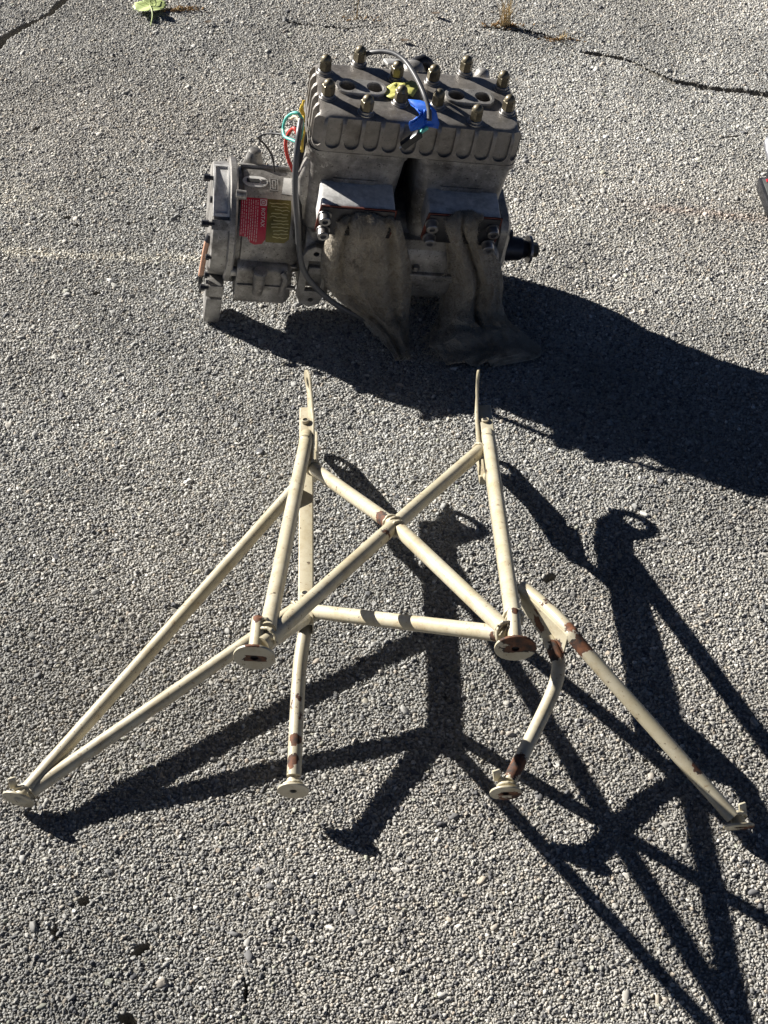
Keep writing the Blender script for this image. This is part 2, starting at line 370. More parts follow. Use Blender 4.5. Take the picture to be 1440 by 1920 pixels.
# stains with a shape of their own: a pale dusty drag line, a pale patch, a rusty run; plus uneven tone, darker towards the near left, paler at the far right
dust = np.exp(-((py-(2.215+(px+.499)*-.0755))/.014)**2)*(px < -.22)*np.clip((px+.86)/.22, 0, 1)*(.45+.55*vnoise(px, py, 25, 31))
dust += np.exp(-((py-2.399)/.038)**2-((px+.744)/.12)**2)*.8
rust = np.exp(-((py-(2.362-(px-.492)*.196))/.015)**2)*np.clip((px-.40)/.13, 0, 1)*(.3+.7*vnoise(px, py, 30, 32))
base_tone = .78+.44*vnoise(px, py, 2.3, 33)*.8+.30*(vnoise(px, py, 9, 34)-.5)
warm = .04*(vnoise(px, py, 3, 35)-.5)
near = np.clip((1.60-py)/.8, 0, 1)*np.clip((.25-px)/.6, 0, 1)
base_tone = base_tone*(1-.20*np.clip((2.23-py)/1.05, 0, 1))*(1-.20*near)*(1+.10*np.clip((py-1.92)/.8, 0, 1)*np.clip((px+.1)/.5, 0, 1))
tone = np.stack([base_tone*(1+warm)+dust*.65+rust*.04, base_tone+dust*.6-rust*.12, base_tone*(1-warm)+dust*.48-rust*.18, np.ones(N)], -1)
pm = bpy.data.meshes.new('aggregate_stones'); pm.vertices.add(N); pm.vertices.foreach_set('co', np.stack([px, py, pz], -1).astype(np.float32).ravel())
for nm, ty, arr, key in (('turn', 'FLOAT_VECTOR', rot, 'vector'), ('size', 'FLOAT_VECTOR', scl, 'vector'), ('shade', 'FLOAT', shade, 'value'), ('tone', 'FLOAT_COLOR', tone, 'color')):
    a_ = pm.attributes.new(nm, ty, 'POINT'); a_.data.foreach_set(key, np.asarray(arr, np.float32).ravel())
pm.materials.append(M['pebble'])
stones = bpy.data.objects.new('aggregate_stones', pm); COL.objects.link(stones)
stones['kind'] = 'stuff'; stones['label'] = 'small grey and tan stones bedded in the concrete'; stones['category'] = 'gravel'
gt = bpy.data.node_groups.new('scatter_stones', 'GeometryNodeTree')
gt.interface.new_socket('Geometry', in_out='INPUT', socket_type='NodeSocketGeometry'); gt.interface.new_socket('Geometry', in_out='OUTPUT', socket_type='NodeSocketGeometry')
gn, gl = gt.nodes, gt.links
gi = gn.new('NodeGroupInput'); go = gn.new('NodeGroupOutput'); join = gn.new('GeometryNodeJoinGeometry')
for i in range(7):
    ico = gn.new('GeometryNodeMeshIcoSphere'); ico.inputs['Subdivisions'].default_value = 2
    sp = gn.new('GeometryNodeSetPosition'); ns = gn.new('ShaderNodeTexNoise'); ns.noise_dimensions = '4D'
    ns.inputs['W'].default_value = i*7.3; ns.inputs['Scale'].default_value = 1.5; ns.inputs['Detail'].default_value = 1.5
    pos = gn.new('GeometryNodeInputPosition'); gl.new(pos.outputs[0], ns.inputs['Vector'])
    sub = gn.new('ShaderNodeVectorMath'); sub.operation = 'SUBTRACT'; sub.inputs[1].default_value = (.5, .5, .5); gl.new(ns.outputs['Color'], sub.inputs[0])
    sc_ = gn.new('ShaderNodeVectorMath'); sc_.operation = 'SCALE'; sc_.inputs['Scale'].default_value = 2.1; gl.new(sub.outputs[0], sc_.inputs[0])
    gl.new(ico.outputs['Mesh'], sp.inputs['Geometry']); gl.new(sc_.outputs[0], sp.inputs['Offset'])
    sm = gn.new('GeometryNodeSetMaterial'); sm.inputs['Material'].default_value = M['pebble']; gl.new(sp.outputs[0], sm.inputs[0])
    sh = gn.new('GeometryNodeSetShadeSmooth'); gl.new(sm.outputs[0], sh.inputs[0])
    g2 = gn.new('GeometryNodeGeometryToInstance'); gl.new(sh.outputs[0], g2.inputs[0]); gl.new(g2.outputs[0], join.inputs[0])
iop = gn.new('GeometryNodeInstanceOnPoints'); iop.inputs['Pick Instance'].default_value = True
def named(nm):
    q = gn.new('GeometryNodeInputNamedAttribute'); q.data_type = 'FLOAT_VECTOR'; q.inputs['Name'].default_value = nm; return q.outputs[0]
e2r = gn.new('FunctionNodeEulerToRotation'); gl.new(named('turn'), e2r.inputs[0])
gl.new(gi.outputs[0], iop.inputs['Points']); gl.new(join.outputs[0], iop.inputs['Instance'])
gl.new(e2r.outputs[0], iop.inputs['Rotation']); gl.new(named('size'), iop.inputs['Scale']); gl.new(iop.outputs[0], go.inputs[0])
md = stones.modifiers.new('stones', 'NODES'); md.node_group = gt

# ------------------------------------------------------------------ the tubular engine mount
MO = Vector((0, 1.25, 0))  # mount points taken from image pixels and shadows, then remapped along camera rays
mount = bpy.data.objects.new('engine_mount', None); COL.objects.link(mount); mount.location = MO
tag(mount, 'cream painted tubular steel engine mount with chipped rusty paint standing on the concrete', 'engine mount')
RUST = [((-0.004, 1.3381, 0.2198), .013, .62), ((0.2377, 1.2179, 0.1278), .016, .75), ((0.227, 1.2325, 0.1352), .011, .6), ((0.2069, 1.2203, 0.105), .011, .85), ((0.2079, 1.229, 0.1135), .010, .6), ((0.1558, 1.0827, 0.0748), .014, .62), ((0.1489, 1.0727, 0.0676), .010, .55),
        ((-0.1087, 1.0924, 0.0677), .011, .75), ((-0.103, 1.1185, 0.0727), .011, .5), ((0.1359, 1.0445, 0.3314), .020, .85), ((0.1496, 1.0487, 0.3168), .014, .7), ((0.1362, 1.0503, 0.3114), .010, .6), ((-0.1326, 1.0236, 0.3431), .010, .6), ((-0.133, 1.0304, 0.3211), .009, .6), ((0.1136, 1.0722, 0.3005), .010, .75), ((-0.0978, 1.2638, 0.0884), .010, .7),
        ((0.1459, 1.0541, 0.0483), .016, .7), ((0.4191, 1.0294, 0.0193), .018, .5), ((0.3075, 1.1529, 0.0874), .008, .5), ((0.2834, 1.1856, 0.0974), .012, .4), ((0.3653, 1.0817, 0.0628), .010, .55), ((-0.0942, 1.6442, 0.0384), .03, .4), ((0.1435, 1.6442, 0.0384), .03, .3),
        ((0.1906, 1.2759, 0.1007), .018, .42), ((0.2004, 1.2843, 0.1251), .014, .45), ((-0.4258, 1.0695, 0.0206), .012, .35), ((-0.0994, 1.1632, 0.0791), .03, .22), ((0.1381, 1.0941, 0.3251), .006, .6), ((-0.1315, 1.0756, 0.3348), .006, .95), ((-0.1249, 1.0669, 0.3151), .010, .6), ((0.0688, 1.2389, 0.2706), .007, .5), ((0, 1.2927, 0.2426), .012, .3), ((0.1323, 1.4788, 0.1681), .008, .45), ((-0.1209, 1.401, 0.1911), .008, .45)]
def mpart(mb, name, mat='paint', parent=None, angle=45):
    o = mb.obj(name, M[mat], parent or mount, angle)
    me = o.data; me.transform(Matrix.Translation(-MO)); n = len(me.vertices)
    co = np.empty(n*3, np.float32); me.vertices.foreach_get('co', co); co = co.reshape(-1, 3)+np.array(MO)
    w = np.zeros(n)
    for p, r_, s_ in RUST:
        d = np.linalg.norm(co-np.array(p), axis=1); w = np.maximum(w, s_*np.clip(1.3-d/r_, 0, 1))
    a = me.attributes.new('rust', 'FLOAT', 'POINT'); a.data.foreach_set('value', w.astype(np.float32)); return o
TR = .0090
LP = Vector((-0.1329, 1.0317, 0.3211)); RP = Vector((0.1364, 1.0523, 0.3115))
PN = Vector((.04, 1, .12)).normalized()          # the way the sleeves point, away from the pads
Lfar = Vector((-0.1095, 1.6612, 0.1153)); Lnear = Vector((-0.0955, 1.2569, 0.1108)); Rfar = Vector((0.1413, 1.6657, 0.1154)); Rnear = Vector((0.1593, 1.2716, 0.111))
def sqbar(a, b, w=.0095):
    """square tube with open ends"""
    d = (b-a).normalized(); sx = d.cross(Vector((0, 0, 1))).normalized(); up = sx.cross(d); mb = MB()
    N = 60; prof = []
    for (cx, cy) in ((1, 1), (-1, 1), (-1, -1), (1, -1)):
        a0 = {(1, 1): 0, (-1, 1): 90, (-1, -1): 180, (1, -1): 270}[(cx, cy)]
        for i in range(4): prof.append((cx*(w-.0018)+.0018*math.cos(R(a0+30*i)), cy*(w-.0018)+.0018*math.sin(R(a0+30*i))))
    m = len(prof); V = []; F = []
    for i in range(N+1):
        p = a.lerp(b, i/N)
        for (u, v) in prof: V.append(p+sx*u+up*v)
    for i in range(N):
        for j in range(m): k = (j+1) % m; F.append([i*m+j, i*m+k, (i+1)*m+k, (i+1)*m+j])
    for end in (0, N):
        b0 = len(V); p = a.lerp(b, end/N); q = p+(d if end == 0 else -d)*.012
        for (u, v) in prof: V.append(p+sx*u*.82+up*v*.82)
        for (u, v) in prof: V.append(q+sx*u*.82+up*v*.82)
        for j in range(m):
            k = (j+1) % m; F.append([end*m+j, end*m+k, b0+k, b0+j]); F.append([b0+j, b0+k, b0+m+k, b0+m+j])
        F.append([b0+m+j for j in range(m)])
    return mb.add(V, F)
mpart(sqbar(Lfar, Lnear), 'square_bar'); mpart(sqbar(Rfar, Rnear), 'square_bar')
def mtube(pts, name, r=TR, **k): return mpart(MB().tube(pts, r, 20, **k), name)
mtube([(-0.1078, 1.5841, 0.1295), (-0.1078, 1.5639, 0.1354), LP+Vector((.012, .034, .003))], 'round_arm')
mtube([(0.143, 1.5877, 0.1295), (0.1433, 1.5675, 0.1355), RP+Vector((.0005, .036, .002))], 'round_arm')
XC = Vector((0.0126, 1.3222, 0.2248))
mtube([(0.1329, 1.5671, 0.1299), XC, LP+Vector((.006, .015, .001))], 'cross_strut')
mtube([(-0.1013, 1.5421, 0.1239), (-0.0903, 1.5225, 0.1305), XC+Vector((-.002, .002, -.001))], 'cross_strut')
mtube([XC+Vector((.004, -.004, 0)), RP+Vector((-.010, .026, .0))], 'cross_strut')
mtube([(-0.0873, 1.2858, 0.1111), RP+Vector((-.004, .020, -.002))], 'cross_tube')
mtube([(-0.0966, 1.2673, 0.1176), LP+Vector((.010, .018, -.002))], 'brace_tube', .0075)
# outer legs on the left, one on the right
GP = Vector((-0.4302, 1.0679, 0.023)); HP = Vector((0.4106, 1.0287, 0.0247))
mtube([GP+Vector((.008, .012, .004)), (-0.397, 1.1088, 0.037), (-0.113, 1.4954, 0.1314)], 'outer_leg', r=.0088, n=90)
mtube([GP+Vector((.014, .006, .004)), (-0.3966, 1.0918, 0.0309), (-0.1044, 1.2916, 0.1142)], 'outer_leg', r=.0088, n=70)
mtube([(0.1731, 1.3211, 0.117), (0.1964, 1.2843, 0.1251), (0.2227, 1.2368, 0.1323), (0.2455, 1.2052, 0.1217), (0.4032, 1.034, 0.035)], 'outer_leg', r=.0086, n=90)
# legs under the bars
mtube([(-0.0968, 1.2714, 0.1006), (-0.0986, 1.2529, 0.098), (-0.1032, 1.2007, 0.0842), (-0.1054, 1.0807, 0.0508)], 'lower_leg', .0085, n=60)
mtube([(0.2019, 1.2451, 0.1052), (0.207, 1.225, 0.1044), (0.2102, 1.2052, 0.0994), (0.1989, 1.171, 0.0828), (0.1449, 1.0642, 0.0627)], 'lower_leg', .0085, n=60)
# pads: a disc with a bolt hole, and a sleeve standing off its back
def pad(c, nrm, rad, thick, sleeve_r, sleeve_l, ear=None):
    nrm = Vector(nrm).normalized(); c = Vector(c)
    V, F = curve_mesh([circle(0, 0, rad, 40), circle(0, 0, .0042, 16)], thick, .0004)
    q = nrm.to_track_quat('Z', 'Y'); mb = MB().add([q @ v+c for v in V], F)
    o = mpart(mb, 'pad')
    pr = [(sleeve_l*i/12, sleeve_r) for i in range(13)]+[(sleeve_l+.0006, sleeve_r*.8), (sleeve_l*.5, sleeve_r*.62)]
    mpart(MB().lathe(c+nrm*thick*.5, nrm, pr, 20), 'sleeve', parent=o)
    back = nrm.to_track_quat('Z', 'Y')
    mpart(MB().lathe(c+nrm*(thick*.5-.0003), nrm, [(0, .0041), (.004, .0041)], 14), 'bolt_hole', 'hole', parent=o)
    if ear:
        mpart(MB().rbox(c+Vector(ear), (.009, .0035, .014), .001, Euler((R(-25), 0, R(20)))), 'ear', parent=o)
pad(LP, PN, .0218, .0028, .0072, .046); pad(RP, PN+Vector((-.03, 0, 0)), .0218, .0028, .0074, .044)
pad((-0.1058, 1.0654, 0.0441), (0.02, 1, .16), .0185, .0026, .0085, .012)
pad((0.1403, 1.053, 0.0567), (-.02, 1, .22), .0185, .0026, .0085, .014, (-.010, .016, .012))
pad(GP, (.25, 1, .22), .0195, .0026, .0070, .014, (-.006, .012, .016)); pad(HP, (-.05, 1, .45), .0180, .0026, .0080, .010, (.004, .014, .016))
# engine lugs: thin plates with a big ring, two on each bar
def plate_yz(outer, holes, x, thick, yaw=0, pivot=None):
    V, F = curve_mesh([outer]+holes, thick, .0004); c, s = math.cos(yaw), math.sin(yaw); mb = MB(); out = []
    py_ = pivot or 0
    for v in V:
        dy = max(0, v.x-1.6518); out.append((x+v.z-math.tan(yaw)*(dy-2.2*dy*dy*0)+.12*dy*(.055-dy)/.055*(1 if yaw > 0 else -1), v.x, v.y))
    return mb.add(out, F)
def hull_ring(cy, cz, r, arm):
    """outline: arc of the ring joined to the arm points (in order)"""
    pts = []
    return pts
def lug(x, cy, cz, ro, ri, arm, yaw, name='ring_lug'):
    a0 = arm[0]; a1 = arm[-1]
    s0 = math.atan2(a0[1]-cz, a0[0]-cy); s1 = math.atan2(a1[1]-cz, a1[0]-cy)
    st = s1+R(62); en = s0-R(62)
    while en < st: en += 2*math.pi
    n = 26; arc = [(cy+ro*math.cos(st+(en-st)*i/n), cz+ro*math.sin(st+(en-st)*i/n)) for i in range(n+1)]
    return mpart(plate_yz(arm+[p for p in arc], [circle(cy, cz, ri, 28)], x, .003, yaw, a0[0]), name)
# upper lugs reach out past the far ends, lower lugs hang almost to the ground
UP = [(1.6313, 0.1263), (1.5411, 0.1252), (1.5421, 0.1046), (1.6209, 0.1042), (1.6654, 0.1097)]
lug(-0.098, 1.6918, 0.1421, .0200, .0092, UP, R(13)); lug(0.1301, 1.6918, 0.1421, .0200, .0092, UP, R(-4))
LO = [(1.6371, 0.0791), (1.5623, 0.081), (1.5687, 0.066), (1.6292, 0.046)]
lug(-0.0959, 1.6988, 0.0239, .0175, .0080, LO, R(4)); lug(0.1338, 1.6902, 0.0238, .0175, .0080, LO, R(-6))
mpart(MB().rbox((-0.0996, 1.5916, 0.0768), (.012, .062, .014), .0015, Euler((R(-8), 0, R(2)))), 'lug_block')
mpart(MB().rbox((0.1395, 1.5859, 0.0793), (.012, .066, .014), .0015, Euler((R(-8), 0, R(-4)))), 'lug_block')
mtube([(-0.1004, 1.5688, 0.0798), (-0.1013, 1.5325, 0.1083)], 'lug_brace', .006); mtube([(0.1407, 1.5627, 0.0835), (0.145, 1.5301, 0.1083)], 'lug_brace', .006)
# bolt bushings through the bars
def bushing(c, h=.007, r=.0062):
    c = Vector(c); o = mpart(MB().lathe(c, (0, .12, 1), [(0, r), (h, r), (h+.0003, r*.93), (h+.0003, r*.66), (.0006, r*.62)], 20), 'bushing')
    mpart(MB().lathe(c+Vector((0, 0, .001)), (0, .12, 1), [(0, r*.63), (h*.55, r*.63)], 16), 'bolt_hole', 'hole', o)
bushing((-0.1094, 1.6292, 0.125), .0042, .0056); bushing((-0.0981, 1.3057, 0.1211), .0025, .0056); bushing((0.1412, 1.6326, 0.1251), .0020, .0054)
# weld beads round the joints
def weld(c, axis, r_, name='weld_bead'):
    ax = Vector(axis).normalized(); u = ax.orthogonal().normalized(); w = ax.cross(u); c = Vector(c); rw = random.Random(int(abs(c.x*9999)))
    pts_ = [c+(u*math.cos(a)+w*math.sin(a))*r_*(1+rw.uniform(-.04, .04)) for a in [2*math.pi*i/40 for i in range(41)]]
    N_ = [rw.uniform(.0017, .0026) for _ in range(41)]
    return mpart(MB().tube(pts_, lambda t: N_[int(t*40)], 8, raw=True, caps=False), name)
dXR = (LP-Vector((0.1329, 1.5671, 0.1299))).normalized()
weld(XC+dXR*-.001, (XC-Vector((-0.0903, 1.5225, 0.1305))), .0096); weld(XC+(RP-XC).normalized()*.0095, RP-XC, .0094); weld(XC-(XC-Vector((-0.0903, 1.5225, 0.1305))).normalized()*.010, XC-Vector((-0.0903, 1.5225, 0.1305)), .0094)
weld(RP+Vector((-.010, .024, 0)), RP-XC, .0105); weld(RP+Vector((-.011, .020, -.002)), Vector((1, -.6, .75)), .0105); weld(LP+Vector((.012, .026, .002)), dXR, .0100); weld(LP+Vector((.006, .040, .001)), Vector((-.1, -1, .4)), .0102)
weld(RP+Vector((.0005, .042, 0)), Vector((0, -1, .4)), .0100); weld((-0.0868, 1.2851, 0.1115), Vector((1, -.6, .75)), .0098); weld((-0.1165, 1.4905, 0.1301), Vector((.29, .36, .07)), .0092); weld((-0.1084, 1.2892, 0.113), Vector((.3, .2, .067)), .0094)
weld((0.1302, 1.5616, 0.1317), Vector((-.12, -.18, .08)), .0100); weld((-0.0955, 1.5319, 0.1275), Vector((.1, -.14, .06)), .0098)
for q_ in ((GP+Vector((.006, .010, .003)), .011), (HP+Vector((-.002, .010, .006)), .0105), (Vector((-0.1057, 1.0715, 0.0465)), .0098), (Vector((0.1419, 1.0596, 0.0597)), .0098)): weld(q_[0], (0, 1, .2), q_[1])
# folded gusset at the near end of the right bar
ga, gb, gc, gd = Vector((0.1699, 1.3148, 0.1224)), Vector((0.221, 1.2237, 0.1363)), Vector((0.2155, 1.2189, 0.091)), Vector((0.1758, 1.3215, 0.0791))
nrm = (gb-ga).cross(gd-ga).normalized()
def sheet(corners, nrm, th):
    n = 18; V = []; F = []; a, b, c, d = corners
    for s_ in (0, 1):
        for i in range(n+1):
            for j in range(n+1): V.append(a.lerp(b, i/n).lerp(d.lerp(c, i/n), j/n)+nrm*(th*(s_-.5)))
    K = (n+1)*(n+1); ix = lambda i, j, s_: s_*K+i*(n+1)+j
    for i in range(n):
        for j in range(n):
            F.append([ix(i, j, 0), ix(i, j+1, 0), ix(i+1, j+1, 0), ix(i+1, j, 0)]); F.append([ix(i, j, 1), ix(i+1, j, 1), ix(i+1, j+1, 1), ix(i, j+1, 1)])
        F.append([ix(i, 0, 0), ix(i+1, 0, 0), ix(i+1, 0, 1), ix(i, 0, 1)]); F.append([ix(i, n, 0), ix(i, n, 1), ix(i+1, n, 1), ix(i+1, n, 0)])
        F.append([ix(0, i, 0), ix(0, i, 1), ix(0, i+1, 1), ix(0, i+1, 0)]); F.append([ix(n, i, 0), ix(n, i+1, 0), ix(n, i+1, 1), ix(n, i, 1)])
    return MB().add(V, F)
mpart(sheet((ga, gb, gc, gd), nrm, .0028), 'gusset', angle=30)
mpart(sheet((ga, gb, gb+Vector((.012, .012, -.004)), ga+Vector((.010, .012, -.004))), Vector((0, 0, 1)), .0028), 'gusset', angle=30)

# ------------------------------------------------------------------ the two cylinder engine
EB = Vector((.0, .0, -.330))       # base of the engine in its own axes (origin of those axes: middle of the head's top)
EM = Matrix(((0.9828, -0.0897, 0.1615), (0.1041, 0.9911, -0.0831), (-0.1525, 0.0985, 0.9834)))
EP = Vector((0.0477, 2.0747, 0.3852)); ES = 1.0897
eng = bpy.data.objects.new('aircraft_engine', None); COL.objects.link(eng)
eng.matrix_world = Matrix.Translation(EP+EM @ EB*ES) @ EM.to_4x4() @ Matrix.Diagonal((ES, ES, ES, 1))
tag(eng, 'dirty two cylinder aluminium engine leaning on the concrete with rags in its ports', 'engine')
def EMB(): return MB(EB)
def epart(mb, name, mat, parent=None, angle=40): return mb.obj(name, M[mat], parent or eng, angle)
# cylinder head with plug wells and fluted sides
hb = EMB().rloft([(-.056, 0, -.0075, .139, .0635, .016), (-.053, 0, -.0075, .1425, .0670, .018), (-.012, 0, -.0075, .1425, .0675, .018), (-.005, 0, -.0075, .1395, .0645, .017), (-.0012, 0, -.0075, .1355, .0605, .016), (0, 0, -.0075, .131, .056, .014)], 'z', 6)
cut = EMB()
def arch_cut(c, dirv, w, depth, z0, z1):
    """U shaped pocket cut into a side; dirv points outward"""
    d = Vector(dirv).normalized(); t = Vector((0, 0, 1)).cross(d); n = 8; ring = []
    for i in range(n+1):
        a = math.pi+math.pi*i/n; ring.append((w/2*math.cos(a), z0+w/2+w/2*math.sin(a)))
    ring += [(w/2, z1), (-w/2, z1)]
    m = len(ring); c = Vector(c); V = [c-d*depth+t*u*.9+Vector((0, 0, z)) for u, z in ring]+[c+d*.01+t*u*1.12+Vector((0, 0, z)) for u, z in ring]
    F = [[j, (j+1) % m, m+(j+1) % m, m+j] for j in range(m)]+[list(range(m))[::-1], [m+j for j in range(m)]]
    cut.add(V, F)
for i in range(10): arch_cut((-.1150+.0256*i, -.0745, 0), (0, -1, 0), .0212, .0045, -.0485, .012)
for sgn in (-1, 1):
    for i in range(5): arch_cut((sgn*.1425, -.052+.0225*i, 0), (sgn, 0, 0), .0180, .0075, -.048, .012)
    arch_cut((sgn*.1375, -.0695, 0), (sgn*.6, -1, 0), .017, .005, -.048, .012)
WELLS = [(-.0955, -.0045), (-.0575, -.0030), (.0548, -.0030), (.0930, -.0020)]
for (x, y) in WELLS: cut.lathe((x, y, -.026), (0, 0, 1), [(0, .0098), (.0262, .0112), (.06, .0112)], 24)
hm = boolean_cut(hb.mesh('h'), cut.mesh('k'))
head = link('cylinder_head', hm, None, eng, 32); hm.materials.clear(); hm.materials.append(M['head'])
for cx in (-.0765, .0739):
    V, F = curve_mesh([[(cx+(.0185 if math.cos(a) > 0 else -.0185)+.0165*math.cos(a), -.0032+.0165*math.sin(a)) for a in [2*math.pi*(i+.5)/40 for i in range(40)]],
                       circle(cx-.019, -.0038, .0112, 24), circle(cx+.019, -.0026, .0112, 24)], .005, .0006)
    epart(EMB().add([v+Vector((0, 0, .0022)) for v in V], F), 'plug_surround', 'castclean', head)
for (x, y) in WELLS:
    epart(EMB().lathe((x, y, -.0255), (0, 0, 1), [(0, .0080), (.002, .0080), (.002, .0050), (.005, .0046), (.005, .0030), (.006, .0025)], 16), 'plug_seat', 'darksteel', head)
    epart(EMB().rbox((x+.004, y-.003, -.018), (.0022, .003, .007), .0004, Euler((0, .5, .3))), 'plug_tip', 'porcelain', head)
# dome nuts with washers
S, HR = .14937, .0568
nut_me = EMB().mesh
def dome_nut():
    a = MB().hexnut((0, 0, .0055), (0, 0, 1), .0138, .0135); a.lathe((0, 0, .0172), (0, 0, 1), [(0, .0069), (.0025, .0068), (.0055, .0060), (.0078, .0043), (.0092, .0018), (.0095, .0006)], 18)
    w = MB().lathe((0, 0, 0), (0, 0, 1), [(0, .0102), (.0016, .0102), (.0018, .0100), (.0018, .0083), (.0048, .0083), (.0055, .0076)], 24)
    return a.mesh('dome_nut'), w.mesh('washer')
nm, wmesh = dome_nut()
for me_, mt in ((nm, M['zinc']), (wmesh, M['steel'])):
    me_.materials.append(mt); me_.polygons.foreach_set('use_smooth', [True]*len(me_.polygons)); me_.set_sharp_from_angle(angle=R(35))
for cyl in (-1, 1):
    for ix, iy in ((-1, 1), (0, 1), (1, 1), (-1, -1), (0, -1), (1, -1)):
        o = bpy.data.objects.new('dome_nut', nm); COL.objects.link(o); o.parent = eng
        o.location = Vector((cyl*S/2+ix*HR*.866, iy*HR*(1 if ix == 0 else .5), -.0002))-EB
        o.scale = (1.12, 1.12, 1.06); o.rotation_euler = (random.uniform(-.03, .03), random.uniform(-.03, .03), random.uniform(0, 1))
        w = bpy.data.objects.new('washer', wmesh); COL.objects.link(w); w.parent = o
# cylinders
for cx in (-.0745, .0745):
    c = EMB().rloft([(-.200, cx, -.005, .0600, .058, .022), (-.150, cx, -.005, .0610, .060, .020), (-.075, cx, -.006, .0650, .063, .016), (-.066, cx, -.006, .0665, .0645, .016), (-.064, cx, -.006, .0690, .0655, .016), (-.0562, cx, -.006, .0690, .0655, .016)], 'z', 6)
    c.rloft([(-.190, cx, -.055, .030, .012, .008), (-.10, cx, -.060, .034, .010, .008)], 'z')
    cyl = epart(c, 'cylinder', 'cast', angle=50)
    # exhaust flange: a ledge, its gasket and its screws
    f = EMB().rloft([(-.055, cx+.003, -.137, .050, .026, .008), (-.108, cx+.003, -.137, .0515, .027, .009), (-.1115, cx+.003, -.137, .0505, .026, .009)], 'y', 5) if False else EMB()
    f.rbox((cx+.0035, -.086, -.1345), (.102, .052, .052), .004, Euler((R(6), 0, 0)))
    fl = epart(f, 'exhaust_flange', 'flange', cyl, 30)
    V, F = curve_mesh([[(cx+.0035+p[0], -.137+p[1]) for p in [(.0522, .0265), (-.0522, .0265), (-.054, .012), (-.0555, -.020), (-.050, -.027), (-.03, -.0265), (.03, -.0265), (.050, -.027), (.0535, -.01)]], circle(cx+.003, -.139, .021, 28)], .0022, .0003)
    rx = Matrix.Rotation(R(90+6), 3, 'X')
    epart(EMB().add([rx @ Vector((v.x-cx, v.y+.137, v.z))+Vector((cx, -.1135, -.137)) for v in V], F), 'gasket', 'gasket', cyl, 25)
    epart(EMB().rbox((cx+.0035, -.1150, -.1375), (.100, .0030, .050), .001, Euler((R(6), 0, 0))), 'added_dark_plate', 'darksteel', cyl)  # dark plate added over the gasket to make this front darker
    for (bx, bz) in ((-.042, -.1265), (-.041, -.1515), (.045, -.1285), (.044, -.1560)):
        if cx < 0 and bx > 0: continue
        p = Vector((cx+bx, -.114, bz)); ax = Vector((0, -1, -.18))
        b_ = epart(EMB().lathe(p, ax, [(0, .005), (.004, .005), (.004, .0080), (.0155, .0082), (.0163, .0074), (.0163, .0042), (.0120, .0040)], 20), 'flange_screw', 'steel', cyl)
        epart(EMB().lathe(p+ax.normalized()*.0035, ax, [(0, .0096), (.0012, .0096)], 20), 'washer', 'steel', b_)
    epart(EMB().lathe((cx+.003, -.1170, -.140), (0, -1, 0), [(0, .0195), (.001, .0195)], 24), 'port', 'hole', cyl)
epart(EMB().rbox((0, .040, -.125), (.034, .030, .135), .003), 'gap_blocker', 'blackrub')  # added black box between the cylinders, blocks light and darkens the gap
# water jacket bulge on the left flank of the left cylinder
epart(EMB().rloft([(-.19, -.137, -.02, .006, .030, .005), (-.12, -.140, -.02, .010, .036, .008), (-.085, -.136, -.02, .006, .034, .005)], 'z'), 'water_jacket', 'cast', angle=50)
# crankcase
cc = EMB()
cc.rloft([(-.128, 0, -.252, .073, .072, .066), (-.122, 0, -.252, .077, .074, .068), (.150, 0, -.256, .077, .080, .070), (.156, 0, -.256, .073, .077, .068)], 'x', 8)
cc.rloft([(-.215, .006, -.003, .132, .066, .016), (-.196, .006, -.003, .134, .068, .016)], 'z')
cc.rbox((.01, 0, -.255), (.262, .168, .013), .002)
case = epart(cc, 'crankcase', 'cast', angle=45)
for x in (-.09, -.03, .035, .10):
    epart(EMB().lathe((x, -.079, -.243), (0, 0, 1), [(0, .0055), (.006, .0055), (.007, .004)], 6), 'case_bolt', 'steel', case)
    cc2 = EMB().rbox((x, -.066, -.285), (.007, .022, .05), .002); epart(cc2, 'rib', 'cast', case)
# mounting lug with two ears at the left of the crankcase
V, F = curve_mesh([[(-.133, -.300), (-.127, -.316), (-.112, -.322), (-.098, -.316), (-.093, -.300), (-.096, -.225), (-.104, -.212), (-.116, -.210), (-.127, -.217), (-.133, -.232)],
                   [(-.122, -.236), (-.100, -.236), (-.100, -.292), (-.122, -.292)], circle(-.113, -.223, .0038, 14), circle(-.111, -.309, .0036, 14)], .010, .0012)
epart(EMB().add([Vector((v.x, -.080+v.z, v.y)) for v in V], F), 'mounting_lug', 'castclean', case, 35)
# drive end: cover, cone, washer and bolt
pe = EMB().rloft([(.150, -.012, -.222, .052, .060, .022), (.160, -.012, -.222, .054, .062, .022), (.166, -.012, -.225, .048, .054, .020)], 'x', 6)
pe.lathe((.160, -.004, -.252), (1, 0, 0), [(0, .040), (.012, .038), (.016, .030)], 28)
drive = epart(pe, 'drive_cover', 'castclean', angle=40)
for (yy, zz) in ((-.052, -.275), (-.055, -.185), (.03, -.19)): epart(EMB().lathe((.164, yy, zz), (1, 0, 0), [(0, .006), (.006, .006), (.0065, .0045)], 6), 'cover_bolt', 'darksteel', drive)
sh = epart(EMB().lathe((.170, -.004, -.252), (1, 0, 0), [(0, .0205), (.006, .0200), (.036, .0168), (.038, .0145), (.046, .0120)], 28), 'drive_shaft', 'darksteel')
epart(EMB().lathe((.2165, -.004, -.252), (1, .05, 0), [(0, .0205), (.0035, .0212), (.0042, .0195)], 24), 'washer', 'steel', sh)
epart(EMB().hexnut((.2205, -.004, -.252), (1, .05, 0), .0195, .0115), 'shaft_bolt', 'zinc', sh)
